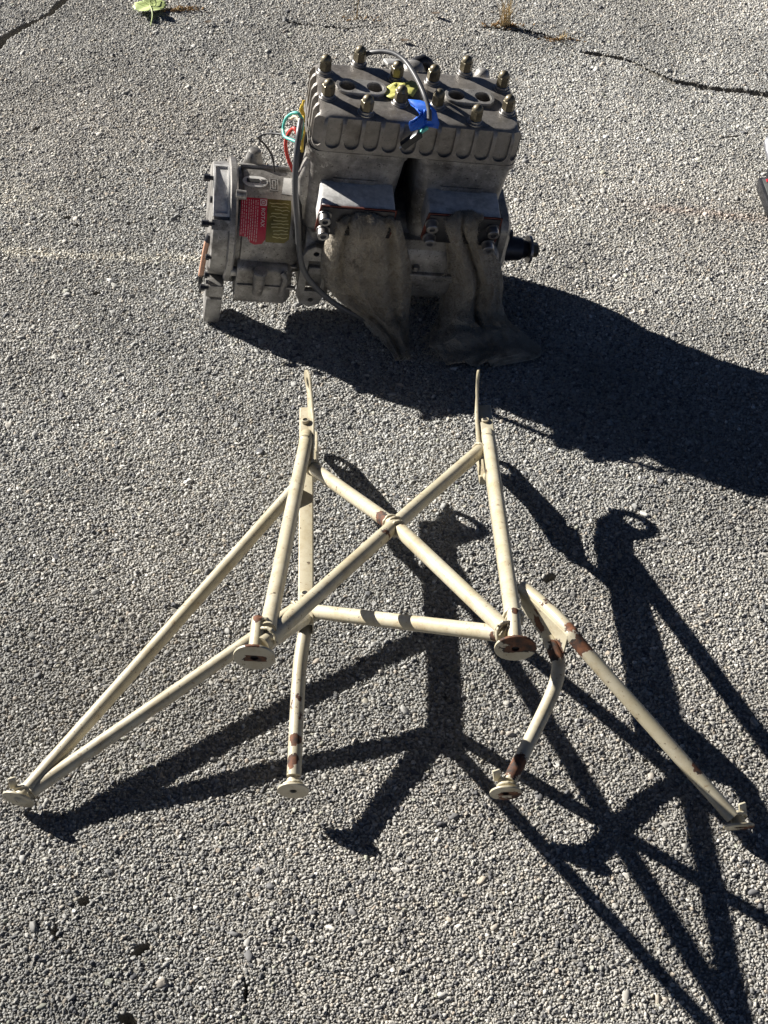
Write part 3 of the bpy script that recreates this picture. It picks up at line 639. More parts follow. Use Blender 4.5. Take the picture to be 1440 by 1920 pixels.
# flywheel and starter housing on the left
DY, DZ, DR = .010, -.246, .080
dh = EMB().lathe((-.2295, DY, DZ), (1, 0, 0), [(0, .074), (.009, .076), (.011, .080), (.082, .080), (.088, .077), (.094, .071), (.112, .066)], 56)
dh.rloft([(-.222, -.020, -.292, .062, .036, .012), (-.150, -.020, -.292, .062, .036, .012), (-.142, -.020, -.292, .056, .030, .012)], 'x')
dh.rbox((-.178, -.082, -.290), (.085, .006, .004), .001); dh.rbox((-.178, -.066, -.262), (.085, .010, .003), .0008)
drum = epart(dh, 'flywheel_housing', 'cast', angle=35)
epart(EMB().lathe((-.190, -.086, -.300), (0, -.15, 1), [(0, .0075), (.038, .0092), (.046, .0100), (.048, .0080)], 18), 'boss', 'cast', drum)
epart(EMB().tube([(-.155, -.082, -.305), (-.154, -.087, -.285), (-.152, -.088, -.27), (-.158, -.084, -.262)], .0045, 10), 'cast_rib', 'cast', drum)
fl = EMB().lathe((-.2385, DY, DZ), (1, 0, 0), [(0, .087), (.0015, .0895), (.0085, .0895), (.0110, .0875), (.0120, .079)], 64)
ring = epart(fl, 'housing_flange', 'castclean', angle=35)
for a in (118, 200, 245, 330): 
    p = Vector((-.2305, DY+.086*math.cos(R(a)), DZ+.086*math.sin(R(a)))); epart(EMB().lathe(p, (1, 0, 0), [(0, .0075), (.014, .0065), (.015, .004)], 14), 'flange_boss', 'castclean', ring)
co = EMB().lathe((-.2620, DY, DZ), (1, 0, 0), [(0, .076), (.002, .080), (.0245, .082)], 56)
co.rbox((-.2490, -.036, -.360), (.024, .050, .056), .003, Euler((R(10), 0, 0)))
co.rbox((-.2495, -.045, -.322), (.026, .042, .022), .003)
cov = epart(co, 'end_cover', 'castclean', angle=35)
# raised window frame on the upper front of the cover
def arc_box(x0, x1, a0, a1, r0, r1, n=14):
    V = []; F = []
    for i in range(n+1):
        a = R(a0+(a1-a0)*i/n)
        for (x, r_) in ((x0, r0), (x1, r0), (x1, r1), (x0, r1)): V.append((x, DY-r_*math.cos(a), DZ+r_*math.sin(a)))
    for i in range(n):
        for j in range(4): k = (j+1) % 4; F.append([i*4+j, i*4+k, (i+1)*4+k, (i+1)*4+j])
    F += [[0, 1, 2, 3], [n*4+3, n*4+2, n*4+1, n*4]]
    return V, F
fr_ = EMB()
for (x0, x1, a0, a1) in ((-.2615, -.2590, 42, 98), (-.2415, -.2385, 42, 98), (-.2615, -.2385, 40, 43), (-.2615, -.2385, 96, 99)): fr_.add(*arc_box(x0, x1, a0, a1, .076, .0862))
epart(fr_, 'window_frame', 'flange', cov, 30)
epart(EMB().add(*arc_box(-.2592, -.2412, 43, 96, .078, .0832)), 'window_floor', 'flange', cov, 30)
st_ = EMB().add(*arc_box(-.2630, -.2370, 28, 37, .076, .0905, 6)); epart(st_, 'strap', 'cast', cov, 30)
def xbolt(y, z, l=.012, r=.0046, x=-.262, mat='darksteel'):
    b_ = epart(EMB().lathe((x+.003, y, z), (-1, 0, 0), [(0, r*.62), (l*.45, r*.62), (l*.45, r), (l, r), (l+.0006, r*.8)], 6), 'cover_bolt', mat, cov); return b_
xbolt(-.064, -.198, .018, .0052); xbolt(.0, -.168, .016, .0052); xbolt(-.02, -.19, .006, .005); xbolt(-.068, -.255, .008); xbolt(-.066, -.290, .007, .005); xbolt(-.068, -.312, .012, .005)
# small clear hose end on the cover
hs = epart(EMB().tube([(-.2655, -.046, -.2440), (-.2675, -.048, -.262), (-.2690, -.049, -.284), (-.2702, -.049, -.306)], .0040, 12), 'hose', 'peach', cov)
epart(EMB().tube([(-.2615, -.044, -.2340), (-.2652, -.046, -.2445)], .0052, 12), 'hose_clip', 'darksteel', hs)
epart(EMB().tube([(-.2700, -.049, -.304), (-.2708, -.049, -.330)], lambda t: .0042*(1-.6*t), 10), 'hose_plug', 'blackrub', hs)
epart(EMB().tube([(-.2708, -.049, -.329), (-.2703, -.049, -.350)], .0007, 6), 'wire_end', 'blackrub', hs)
# top fitting and flat cover behind the drum, knob
epart(EMB().rbox((-.178, .034, -.1700), (.088, .006, .010), .0015, Euler((R(-15), 0, 0))), 'top_rim', 'castclean', drum)
epart(EMB().lathe((-.203, .050, -.176), (0, 0, 1), [(0, .016), (.012, .012), (.024, .009), (.026, .006)], 18), 'sight_boss', 'castclean', drum)
# oval timing window with slot, on the drum
def drum_patch(x0, x1, a0, a1, r_, n=16, m=2):
    V = []; F = []
    for i in range(n+1):
        a = R(a0+(a1-a0)*i/n)
        for j in range(m+1): V.append((x0+(x1-x0)*j/m, DY-r_*math.cos(a), DZ+r_*math.sin(a)))
    for i in range(n):
        for j in range(m): b_ = i*(m+1)+j; F.append([b_, b_+1, b_+m+2, b_+m+1])
    return V, F
def on_drum(V, x_c, a_c, r_, rotq=0):
    """wrap a flat shape (x along the drum axis, y up round the drum) on the housing"""
    out = []
    for v in V:
        a = R(a_c)+v.y/DR; rr = r_-.088+DR+v.z; out.append((x_c+v.x, DY-rr*math.cos(a), DZ+rr*math.sin(a)))
    return out
def slices(V, F, step=.003):
    bm = bmesh.new(); vs_ = [bm.verts.new(v) for v in V]
    for f in F:
        try: bm.faces.new([vs_[i] for i in f])
        except ValueError: pass
    lo = min(v.y for v in V); hi = max(v.y for v in V); y = lo+step
    while y < hi:
        bmesh.ops.bisect_plane(bm, geom=bm.verts[:]+bm.edges[:]+bm.faces[:], plane_co=(0, y, 0), plane_no=(0, 1, 0)); y += step
    bm.verts.index_update(); out = ([v.co.copy() for v in bm.verts], [[v.index for v in f.verts] for f in bm.faces]); bm.free(); return out
def dpart(splines, thick, x, a, name, mat, parent, r_=.0885):
    V, F = slices(*curve_mesh(splines, thick, .0)); return epart(EMB().add(on_drum(V, x, a, r_), F), name, mat, parent, 25)
ov = [(.014*math.cos(t)+(.004 if math.cos(t) > 0 else -.004), .0098*math.sin(t)) for t in [2*math.pi*(i+.5)/32 for i in range(32)]]
tw = dpart([ov], .0024, -.203, 81, 'timing_window', 'sticker', drum)
dpart([[(-.012, -.0032), (.006, -.0032), (.006, .0032), (-.012, .0032)]], .0010, -.203, 81, 'slot', 'hole', tw, .0905)
for k in (-.003, 0, .003): dpart([[(.008, k-.0004), (.0155, k-.0004), (.0155, k+.0004), (.008, k+.0004)]], .0006, -.203, 81, 'timing_mark', 'hole', tw, .0900)
dpart([[(-.006, -.011), (.006, -.011), (.006, .011), (-.006, .011)], [(-.0047, -.0097), (.0047, -.0097), (.0047, .0097), (-.0047, .0097)]], .0012, -.1765, 79, 'cast_mark', 'castclean', drum)
dpart([[(-.0028, -.008), (.0028, -.008), (.0028, .008), (-.0028, .008)], [(-.0014, -.006), (.0014, -.006), (.0014, .006), (-.0014, .006)]], .0012, -.1765, 79, 'cast_mark', 'castclean', drum)
stk = dpart([[(-.0135, -.014), (.0125, -.016), (.0135, .015), (-.010, .0165)]], .0006, -.152, 78, 'sticker', 'sticker', drum, .0888)
for k in range(9): dpart([[(.001, -.013+k*.003), (.0058, -.013+k*.003), (.0058, -.0115+k*.003), (.001, -.0115+k*.003)]], .0004, -.152, 78, 'sticker_print', 'hole', stk, .0892)
# the type plate: red part with white print, gold part with scratched print
PA = 42
redp = [(-.0185, .027), (.0185, .027), (.0185, -.030), (.014, -.037), (.004, -.039), (-.003, -.036), (-.007, -.029), (-.0185, -.027)]
lab = dpart([redp], .0008, -.2045, PA, 'type_plate', 'labelred', drum, .0888); lab['label'] = 'red type plate with white logo and lettering'
gold = [(-.0165, .027), (.0165, .027), (.0175, .012), (.0165, -.028), (.010, -.034), (-.0165, -.034)]
gld = dpart([gold], .0008, -.1690, PA, 'type_plate', 'labelgold', drum, .0888); gld['label'] = 'tarnished gold half of the type plate'
V, F = text_mesh('ROTAX', .0078, .00015)
V = [Vector((v.y, -v.x, v.z)) for v in V]         # reads downwards
epart(EMB().add(on_drum([v+Vector((.0105, .0135, 0)) for v in V], -.2045, PA, .0895), F), 'lettering', 'labelwhite', lab, 0)
dpart([[(.0085, .0165), (.0178, .0165), (.0178, .0255), (.0085, .0255)]], .0004, -.2045, PA, 'logo', 'labelwhite', lab, .0894)
dpart([circle(.0131, .021, .0036, 20), circle(.0131, .021, .0026, 18)], .0003, -.2045, PA, 'logo_ring', 'labelred', lab, .0898)
dpart([[(.0118, .0203), (.0146, .0203), (.0146, .0212), (.0118, .0212)]], .0003, -.2045, PA, 'logo_bar', 'labelred', lab, .0898)
rl = random.Random(3)
pr = EMB()
for k, x in enumerate((-.0165, -.0135, -.0105, -.0070, -.0040, -.0010, .0025, .0055)):
    y = .024
    while y > (-.024 if x < -.007 else -.033):
        w = rl.uniform(.0012, .0045); V, F = curve_mesh([[(x-.00035, y), (x+.00035, y), (x+.00035, y-w), (x-.00035, y-w)]], .0002); pr.add(on_drum(V, -.2045, PA, .08935), F); y -= w+rl.uniform(.0007, .0018)
epart(pr, 'fine_print', 'labelwhite', lab, 0)
gp = EMB()
for k in range(11):
    y = .021-.0047*k; x0 = rl.uniform(-.014, -.004); pts_ = [(x0+i*.0035, y+rl.uniform(-.001, .001)) for i in range(int((.015-x0)/.0035)+1)]
    if len(pts_) < 2: continue
    sp = [(a, b+.0006) for a, b in pts_]+[(a, b-.0006) for a, b in pts_[::-1]]; V, F = curve_mesh([sp], .0003); gp.add(on_drum(V, -.1690, PA, .0894), F)
epart(gp, 'scratched_print', 'goldprint', gld, 0)
# wiring
def wire(pts, r, name, mat, parent=None): return epart(EMB().tube(pts, r, 12, n=90), name, mat, parent, 60)  # wire paths follow image pixel positions cast to assumed depths
wire([(-.1552, -.0300, -.0383), (-.1582, -.0500, -.0457), (-.1594, -.0650, -.0609), (-.1588, -.0750, -.0885), (-.1549, -.0850, -.1254), (-.1472, -.0920, -.1669), (-.1402, -.0960, -.2074), (-.1291, -.1000, -.2430), (-.1020, -.1020, -.2765), (-.0666, -.1000, -.3065), (-.0219, -.0950, -.3300), (.0111, -.0700, -.3350)], .0043, 'harness_cable', 'greycable')
wire([(-.1446, .0, -.0805), (-.1470, -.020, -.0926), (-.1480, -.030, -.1121), (-.1480, -.040, -.1408), (-.1440, -.055, -.1754), (-.1380, -.065, -.2145)], .0062, 'cable_sheath', 'blackrub')
wire([(-.1541, -.0450, -.0594), (-.1514, -.0300, -.0508), (-.1526, -.0200, -.0425), (-.1595, -.0150, -.0381), (-.1672, -.0100, -.0442), (-.1734, -.0100, -.0543), (-.1752, -.0150, -.0657), (-.1736, -.0300, -.0669), (-.1648, -.0450, -.0613), (-.1571, -.0550, -.0576)], .0021, 'wire', 'green')
wire([(-.1583, -.0500, -.0509), (-.1570, -.0350, -.0435), (-.1591, -.0250, -.0396), (-.1630, -.0200, -.0410), (-.1670, -.0150, -.0484)], .0018, 'wire', 'cream')
wire([(-.1584, -.0450, -.0546), (-.1609, -.0400, -.0489), (-.1643, -.0350, -.0494), (-.1685, -.0300, -.0603), (-.1714, -.0300, -.0737), (-.1685, -.0300, -.0920), (-.1628, -.0350, -.1056), (-.1558, -.0400, -.1165), (-.1480, -.0450, -.1283)], .0025, 'wire', 'red')
wire([(-.1772, .0, -.1489), (-.1828, .0, -.1246), (-.1937, .0, -.1067), (-.2044, .0, -.0961), (-.2049, .0, -.0917), (-.1951, .0, -.0863), (-.1803, -.0100, -.0777), (-.1693, -.0300, -.0665), (-.1592, -.0500, -.0562)], .0014, 'wire', 'blackrub')
wire([(-.1518, .0, -.0341), (-.1530, .0, -.0429), (-.1490, .0, -.0511), (-.1499, -.0100, -.0545), (-.1473, -.0200, -.0619), (-.1491, -.0300, -.0698), (-.1481, -.0350, -.0863)], .0019, 'wire', 'yellow')
wire([(-.1500, .004, -.030), (-.1512, .0, -.0400), (-.1475, -.003, -.0500), (-.1485, -.0120, -.0600)], .0017, 'wire', 'yellow')
lead = wire([(-.0660, .072, -.010), (-.0680, .066, .004), (-.0660, .0603, .0140), (-.0580, .0542, .0220), (-.0438, .0455, .0300), (-.0310, .0335, .0350), (-.0199, .0158, .0370), (-.0111, -.0076, .0360), (-.0037, -.0316, .0330), (.0014, -.0517, .0290), (.0061, -.0674, .0220), (.0072, -.0802, .0130)], .0034, 'sensor_lead', 'greycable')
dv = (Vector((-.0240, -.0830, -.0293))-Vector((.0044, -.0830, .0026))).normalized()
qx = dv.to_track_quat('X', 'Z')
con = epart(EMB().rbox((-.0125, -.0845, -.0165), (.031, .010, .0095), .001, qx), 'connector', 'plasticblk', lead)
epart(EMB().rbox((.0025, -.0830, -.0005), (.012, .0045, .0045), .001, qx), 'connector_boot', 'green', con)
epart(EMB().lathe((-.0233, -.0845, -.0285), dv, [(0, .0012), (.004, .0012)], 8), 'pin', 'silver', con)
def crumple(outer, amp, seed, name, mat, parent, th=.0006):
    """a torn piece of tape: outline filled from its middle with uneven height"""
    r_ = random.Random(seed); c = sum((Vector(p) for p in outer), Vector())/len(outer); K = 4; n = len(outer); V = [c]; F = []
    for k in range(1, K+1):
        for p in outer:
            q = c.lerp(Vector(p), k/K); 
            if k < K: q += Vector((r_.uniform(-1, 1)*.4, r_.uniform(-1, 1)*.4, r_.uniform(-.6, 1)))*amp
            V.append(q)
    for j in range(n): F.append([0, 1+j, 1+(j+1) % n])
    for k in range(K-1):
        for j in range(n): F.append([1+k*n+j, 1+(k+1)*n+j, 1+(k+1)*n+(j+1) % n, 1+k*n+(j+1) % n])
    o = EMB().add(V, F).obj(name, M[mat], parent, 28); sd = o.modifiers.new('t', 'SOLIDIFY'); sd.thickness = th; return o
def dense(pts, k=2):
    out = []
    for i, p in enumerate(pts):
        q = pts[(i+1) % len(pts)]
        for j in range(k): out.append(Vector(p).lerp(Vector(q), j/k))
    return out
crumple(dense([(-.0196, -.0466, .0200), (-.0049, -.0556, .0260), (.0068, -.0640, .0280), (.0158, -.0708, .0220), (.0225, -.0763, .0060), (.0215, -.0790, .0000), (.0077, -.0802, .0030), (-.0011, -.0818, .0000), (-.0158, -.0860, -.0030), (-.0197, -.0864, .0060), (-.0199, -.0854, .0120), (-.0114, -.0861, .0180), (-.0057, -.0771, .0210), (-.0122, -.0620, .0190)]), .004, 2, 'blue_tape', 'bluetape', lead)
crumple(dense([(-.0423, .0023, .003), (-.0277, .0171, .003), (-.0188, .0096, .007), (-.0048, .0231, .004), (.0057, .0096, .008), (-.0065, -.0146, .003), (-.0192, -.0091, .006), (-.0367, -.0240, .003), (-.0442, -.0177, .003)]), .002, 4, 'yellow_tape', 'yellowtape', head)
# water outlet and cap behind the head
wo = epart(EMB().lathe((.004, .064, -.040), (0, 0, 1), [(0, .018), (.030, .017), (.036, .016), (.043, .012), (.046, .006)], 24), 'water_outlet', 'castclean')
epart(EMB().tube([(.006, .074, -.004), (.018, .080, .0), (.030, .080, -.010), (.036, .080, -.030)], .0085, 14), 'outlet_cap', 'darksteel', wo)
epart(EMB().rbox((-.022, .078, -.006), (.030, .014, .004), .001, Euler((0, .2, .4))), 'outlet_clip', 'sticker', wo)
epart(EMB().lathe((.106, .078, -.055), (0, 0, 1), [(0, .012), (.040, .012), (.048, .009), (.051, .004)], 18), 'rear_cap', 'castclean')
# inlet side behind, so the back is not bare
for cx in (-.0745, .0745): epart(EMB().lathe((cx, .052, -.135), (0, 1, .1), [(0, .027), (.030, .026), (.030, .021), (.012, .019)], 28), 'inlet_stub', 'cast')

# ------------------------------------------------------------------ rags stuffed in the exhaust ports
def rag(name, rows, folds, seed, thick=.003, roll=.012):
    r_ = random.Random(seed); nu, nv = 110, 168
    Ls = smoothpath([a for a, b in rows], nv); Rs = smoothpath([b for a, b in rows], nv); nv = len(Ls)-1
    V = []
    ph = [r_.uniform(0, 6.28) for _ in range(6)]
    vnoise(np.zeros(1), np.zeros(1), 1, 60+seed); gr_ = VG[60+seed]
    def vn(a, b):
        a *= 3.1; b *= 3.1; i, j = int(a), int(b); fx, fy = a-i, b-j; fx = fx*fx*(3-2*fx); fy = fy*fy*(3-2*fy)
        return float((gr_[i % 256, j % 256]*(1-fx)+gr_[(i+1) % 256, j % 256]*fx)*(1-fy)+(gr_[i % 256, (j+1) % 256]*(1-fx)+gr_[(i+1) % 256, (j+1) % 256]*fx)*fy)
    ground = lambda z: max(z, .0055)
    for i in range(nv+1):
        t = i/nv; a, b = Ls[i], Rs[i]; w = (b-a)
        dn = (Ls[min(i+1, nv)]-Ls[max(i-1, 0)]+Rs[min(i+1, nv)]-Rs[max(i-1, 0)])
        nrm = w.cross(dn); nrm = nrm.normalized()
        if nrm.y > 0 and abs(nrm.y) > abs(nrm.z): nrm = -nrm
        if abs(nrm.z) >= abs(nrm.y) and nrm.z < 0: nrm = -nrm
        for j in range(nu+1):
            u = j/nu; p = a+w*u; h_ = 0
            for (cu, du, wd, am, t0, t1) in folds:
                k = math.exp(-((u-cu-du*(t-.4))/wd)**2); fade = max(0, min(1, (t-t0)/.12))*max(0, min(1, (t1-t)/.15)); h_ += am*k*fade
            h_ += .003*math.sin(9*u+ph[0]+4*t)+.002*math.sin(17*u+ph[1]-7*t)+.0018*math.sin(31*t+ph[2]+5*u)+r_.gauss(0, .0006)+.0016*(vn(u*7, t*13)-.5)+.0030*(vn(u*2.4, t*4.5)-.5)
            edge_ = math.sin(math.pi*min(max(u, 0), 1))
            h_ -= .007*(abs(2*vn(u*1.6+3, t*2.2+1)-1)**.5-.5)*min(1, t*5)+.004*(abs(2*vn(u*3.4+9, t*4.4+5)-1)**.5-.5)*min(1, t*5)
            q = p+nrm*(h_*min(1, .2+t*6)+roll*min(1, t*6)*(edge_**.6-.6)*(1-.7*max(0, t-.75)*4))
            q.z = ground(q.z); V.append(q)
    m = nu+1; F = [[i*m+j, i*m+j+1, (i+1)*m+j+1, (i+1)*m+j] for i in range(nv) for j in range(nu)]
    base = (rows[-1][0]+rows[-1][1])/2 if False else Vector(rows[-1][0]); base.z = 0
    mb = MB(base).add(V, F); me = mb.mesh(name); o = link(name, me, M['rag'], None, 180); o.location = base
    sd = o.modifiers.new('thickness', 'SOLIDIFY'); sd.thickness = thick; sd.offset = -1
    fz = MB(base); rows_n = len(V)//m
    for k in range(26000):
        i = r_.randint(1, rows_n-2); j = r_.randint(1, m-2); p = V[i*m+j]; nn = (V[i*m+j+1]-V[i*m+j-1]).cross(V[(i+1)*m+j]-V[(i-1)*m+j]).normalized()
        if nn.y > 0 and nn.z < .3: nn = -nn
        if nn.z < -.5: nn = -nn
        p = p+Vector((r_.uniform(-1, 1), r_.uniform(-1, 1), r_.uniform(-1, 1)))*.0008
        d = (nn+Vector((r_.uniform(-1, 1), r_.uniform(-1, 1), r_.uniform(-1.2, .6)))*.9).normalized()*r_.uniform(.0015, .0042); sd_ = d.orthogonal().normalized()*.00034
        e = p+d; e.z = max(e.z, .004); fz.add([p-sd_, p+sd_, e], [[0, 1, 2]])
    me2 = bpy.data.meshes.new('terry_pile'); me2.from_pydata([tuple(q-base) for q in fz.v], [], fz.f)
    pile = link('terry_pile', me2, M['rag'], o, 0); pile['kind'] = 'stuff'
    return o, V, m, base
ragL = [((-0.0521, 1.9784, 0.246), (0.0016, 1.9836, 0.2426)),  # rag outlines traced from image pixels, set along camera rays at chosen depths
 ((-0.0633, 1.9479, 0.2545), (0.0143, 1.9554, 0.2497)),
 ((-0.0712, 1.9375, 0.2419), (0.0239, 1.9467, 0.2358)),
 ((-0.0831, 1.9602, 0.203), (0.0308, 1.9707, 0.196)),
 ((-0.0933, 1.9717, 0.1662), (0.0379, 1.983, 0.1584)),
 ((-0.0987, 1.9806, 0.1303), (0.0425, 1.9919, 0.1223)),
 ((-0.0979, 1.9868, 0.1057), (0.0446, 1.9974, 0.0981)),
 ((-0.0845, 1.9929, 0.0756), (0.045, 2.0014, 0.0695)),
 ((-0.0596, 1.9939, 0.0488), (0.0427, 1.9993, 0.0448)),
 ((-0.0317, 1.9892, 0.0259), (0.0412, 1.992, 0.0238)),
 ((-0.0094, 1.9724, 0.012), (0.0402, 1.9736, 0.011)),
 ((0.0085, 1.9463, 0.0053), (0.0408, 1.9466, 0.0051)),
 ((0.0186, 1.9197, 0.008), (0.0413, 1.9197, 0.008))]
ragR = [((0.0952, 1.9926, 0.2368), (0.1472, 1.9976, 0.2335)),
 ((0.0893, 1.9627, 0.2449), (0.1503, 1.9686, 0.2411)),
 ((0.0847, 1.9549, 0.2303), (0.1482, 1.9611, 0.2262)),
 ((0.0911, 1.9762, 0.1923), (0.1566, 1.9822, 0.1882)),
 ((0.0976, 1.9925, 0.1518), (0.17, 1.9986, 0.1476)),
 ((0.1006, 2.0033, 0.1143), (0.1851, 2.0098, 0.1097)),
 ((0.1002, 2.011, 0.0781), (0.1917, 2.0169, 0.0738)),
 ((0.0958, 2.011, 0.052), (0.1904, 2.016, 0.0483)),
 ((0.0875, 2.002, 0.0322), (0.1978, 2.0063, 0.029)),
 ((0.0788, 1.9871, 0.0221), (0.2131, 1.9924, 0.0181)),
 ((0.0734, 1.97, 0.0191), (0.2314, 1.9786, 0.0125)),
 ((0.0729, 1.948, 0.02), (0.2471, 1.9584, 0.012)),
 ((0.0829, 1.9352, 0.014), (0.251, 1.9403, 0.01)),
 ((0.0911, 1.9226, 0.01), (0.2381, 1.9239, 0.009)),
 ((0.0991, 1.9063, 0.009), (0.1764, 1.9063, 0.009))]
ra, _, _, _ = rag('shop_rag', ragL, [(.10, .05, .07, .012, .05, .75), (.24, .1, .05, -.014, .05, .55), (.78, -.15, .06, -.010, .05, .8), (.55, .2, .16, .008, .2, .95), (.9, -.1, .05, .008, .1, .7)], 5, roll=.030)
tag(ra, 'greasy brown towelling rag hanging to a point from the left exhaust port', 'rag', 'rags in the exhaust ports')
rb, rv, rm, rbase = rag('shop_rag', ragR, [(.30, .05, .13, .016, .04, .72), (.52, .12, .045, -.018, .04, .75), (.74, .1, .10, .012, .15, .8), (.06, 0, .06, -.012, .05, .7), (.45, .3, .3, -.006, .72, .92), (.5, 0, .4, .010, .55, .78)], 9, roll=.020)
tag(rb, 'greasy grey rag hanging from the right exhaust port and spread on the concrete', 'rag', 'rags in the exhaust ports')
th = MB(rbase); rt = random.Random(4)
for k in range(70):
    i = rt.randint(60, 160); p = rv[min(i, len(rv)//rm-1)*rm+rt.choice((0, 0, 0, 1, 2))]; q = [Vector(p)]
    for s_ in range(4):
        q.append(q[-1]+Vector((rt.uniform(-.008, .003), rt.uniform(-.008, .003), rt.uniform(-.008, .004)))); q[-1].z = max(q[-1].z, .004)
    th.tube(q, .00045, 4, n=8, caps=False)
fr = th.obj('frayed_threads', M['rag'], rb, 0); fr['kind'] = 'stuff'

# ------------------------------------------------------------------ the thing cut off by the right edge
bx = bpy.data.objects.new('power_tool', None); COL.objects.link(bx); bx.location = (0.722, 2.417, 0)
tag(bx, 'black and silver tool with red print on a grey panel, cut by the right edge', 'tool')
BO = Vector((0.722, 2.417, 0))
d1 = Vector((.0055, -.075, 0)); 
def bpart(mb, name, mat, parent=None): mb.off = BO; return mb.obj(name, M[mat], parent or bx, 35)
A_ = Vector((0.6745, 2.4170, 0)); B_ = Vector((0.6770, 2.3025, 0)); ax_ = (B_-A_).normalized(); si = Vector((-ax_.y, ax_.x, 0))
ang = math.atan2(si.y, si.x)
ctr = A_+ax_*.048+si*.11
body = bpart(MB().rbox(ctr+Vector((0, 0, .017)), (.22, .100, .026), .005, Euler((0, 0, ang))), 'body', 'plasticblk')
bpart(MB().rbox(ctr+ax_*.003+Vector((0, 0, .0305)), (.208, .086, .003), .001, Euler((0, 0, ang))), 'panel', 'greypanel', body)
for k in range(5):
    bpart(MB().rbox(A_+ax_*(.016+.006*(k % 2))+si*(.016+.016*k)+Vector((0, 0, .0325)), (.009, .010, .001), .0002, Euler((0, 0, ang))), 'red_mark', 'redprint', body)
bpart(MB().rbox(ctr-ax_*.062+Vector((.01, 0, .026)), (.20, .022, .050), .006, Euler((0, 0, ang))), 'handle_base', 'plasticblk')
bpart(MB().tube([A_-ax_*.02+si*.035+Vector((0, 0, .04)), A_-ax_*.055+si*.030+Vector((0, 0, .055)), A_-ax_*.075+si*.045+Vector((0, 0, .062)), A_-ax_*.075+si*.16+Vector((0, 0, .062))], .011, 16), 'handle', 'silver')
bpart(MB().rbox(ctr+Vector((0, 0, .003)), (.20, .09, .008), .001, Euler((0, 0, ang))), 'foot', 'blackrub')

# ------------------------------------------------------------------ leaf, weeds and litter on the concrete
def leaf_thing(name, loc, rz, size, mat, label, lobes, curl, seed):
    r_ = random.Random(seed); n = 72; K = 7; V = [Vector((0, 0, .01*size/.06))]; F = []
    for k in range(1, K+1):
        for j in range(n):
            a = 2*math.pi*j/n; rr = (.55+.45*abs(math.cos(lobes*a/2))**.7)*(1-.35*max(0, math.cos(a-math.pi))**8)*(1+.05*math.sin(23*a+seed)); rr *= size*.5*k/K
            x, y = rr*math.cos(a), rr*math.sin(a)*.85
            z = .008*size/.06+curl*((x/size)**2*1.2*size-.35*abs(y)*.6)+.0014*math.sin(x/size*13+seed)*math.cos(y/size*11)*size/.06
            V.append(Vector((x, y, max(.0035, z))))
    for j in range(n): F.append([0, 1+j, 1+(j+1) % n])
    for k in range(K-1):
        for j in range(n): F.append([1+k*n+j, 1+(k+1)*n+j, 1+(k+1)*n+(j+1) % n, 1+k*n+(j+1) % n])
    root = bpy.data.objects.new(name, None); COL.objects.link(root); root.location = loc; root.rotation_euler = (0, 0, rz)
    b = MB().add(V, F).obj('blade', M[mat], root, 60); sd = b.modifiers.new('t', 'SOLIDIFY'); sd.thickness = .0005
    MB().tube([(0, 0, .0095*size/.06), (-size*.3, -size*.03, .010*size/.06), (-size*.5, -size*.02, .009), (-size*.85, size*.05, .005)], lambda t: .0011*size/.06*(1-.3*t), 8, n=16).obj('stalk', M[mat], root, 60)
    for k in range(5):
        a = (k-2)*.55; MB().tube([(0, 0, .0102*size/.06), (size*.22*math.cos(a), size*.2*math.sin(a), .0102*size/.06), (size*.40*math.cos(a), size*.34*math.sin(a), .0085*size/.06)], .0004*size/.06, 5, n=8).obj('vein', M[mat], root, 60)
    return tag(root, label, 'leaf')
leaf_thing('green_leaf', (-0.5013, 3.1252, 0.001), R(100), .088, 'leaf', 'pale green lobed leaf curled on the concrete at the top left', 5, .5, 3)
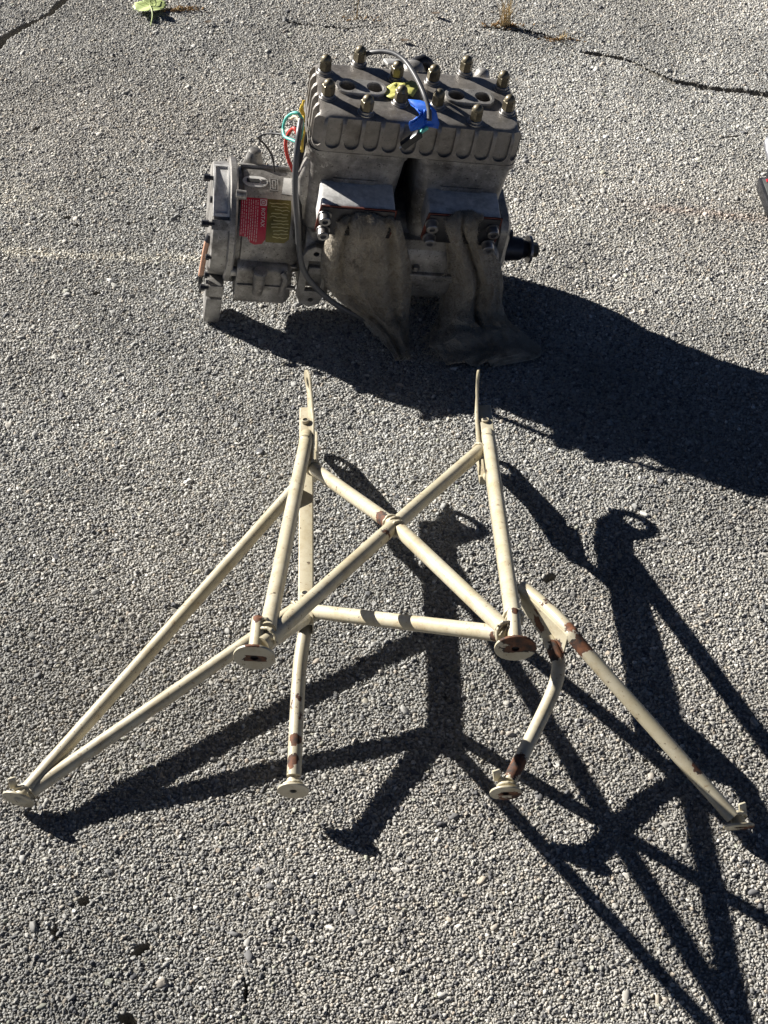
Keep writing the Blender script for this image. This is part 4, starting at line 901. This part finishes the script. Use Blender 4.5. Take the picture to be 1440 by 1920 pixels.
def bit(name, loc, rz, sx, sy, tilt, label):
    n = 10; V = []; F = []
    for i in range(n+1):
        for j in range(5):
            u = i/n-.5; v = j/4-.5; w = math.sqrt(max(0.02, 1-(2*u)**2)); V.append((u*sx, v*sy*w, .004+.5*sy*(v*w)**2*2+.25*sx*u*u*2+tilt*(u+.5)*sx))
    for i in range(n):
        for j in range(4): b = i*5+j; F.append([b, b+1, b+6, b+5])
    o = MB().add(V, F).obj(name, M['brownleaf'], None, 50); o.location = loc; o.rotation_euler = (0, 0, rz); sd = o.modifiers.new('t', 'SOLIDIFY'); sd.thickness = .0006
    return tag(o, label, 'leaf')
bit('dry_leaf', (0.1104, 3.1011, 0), R(-45), .024, .010, .3, 'small brown leaf scrap on the concrete above the engine, beside the crack')
bit('dry_leaf', (0.0428, 2.9819, 0), R(-25), .020, .010, .2, 'small dark leaf scrap just behind the engine head')
bit('dry_leaf', (-0.3732, 3.0675, 0), R(0), .016, .008, .1, 'small dark leaf scrap right of the pale green leaf')
def tuft(loc, n, hgt, spread, label, seed, moss):
    r_ = random.Random(seed); root = bpy.data.objects.new('dry_grass', None); COL.objects.link(root); root.location = loc
    mb = MB()
    for k in range(n):
        a = r_.uniform(0, 6.28); s_ = r_.uniform(.1, 1)*spread; h_ = hgt*r_.uniform(.45, 1); b = Vector((r_.uniform(-.01, .01), r_.uniform(-.004, .004), 0))
        e = b+Vector((math.cos(a)*s_, math.sin(a)*s_, h_)); mid = b.lerp(e, .5)+Vector((0, 0, h_*.15)); mb.tube([b, mid, e], lambda t: .0010*(1-.75*t), 4, n=8)
    bl = mb.obj('blades', M['drygrass'], root, 60); bl['kind'] = 'stuff'
    if moss:
        q = MB()
        for k in range(moss):
            x = r_.gauss(0, .022); y = r_.gauss(0, .005); rr = r_.uniform(.0012, .0034); c = Vector((x, y-.1*x*0, rr*.5))
            q.tube([c, c+Vector((r_.uniform(-1, 1), r_.uniform(-1, 1), r_.uniform(0, .7)))*rr*3], rr*.45, 4, n=3)
        m_ = q.obj('dead_moss', M['deadmoss'], root, 60); m_['kind'] = 'stuff'
    root['kind'] = 'thing'; return tag(root, label, 'grass')
tuft((0.257, 3.0579, 0), 40, .070, .024, 'dry tan grass tuft growing from the crack behind the engine', 1, 60)
tuft((0.3711, 3.0008, -0.002), 10, .022, .014, 'tiny dry weed in the crack right of the tall dry grass tuft', 2, 60)
tuft((-0.0587, 3.0915, 0), 4, .045, .012, 'thin dry stem standing in the crack straight above the left cylinder', 3, 14)
tuft((-0.4391, 3.1333, 0), 6, .018, .02, 'sparse dead weed beside the pale green leaf', 6, 90)
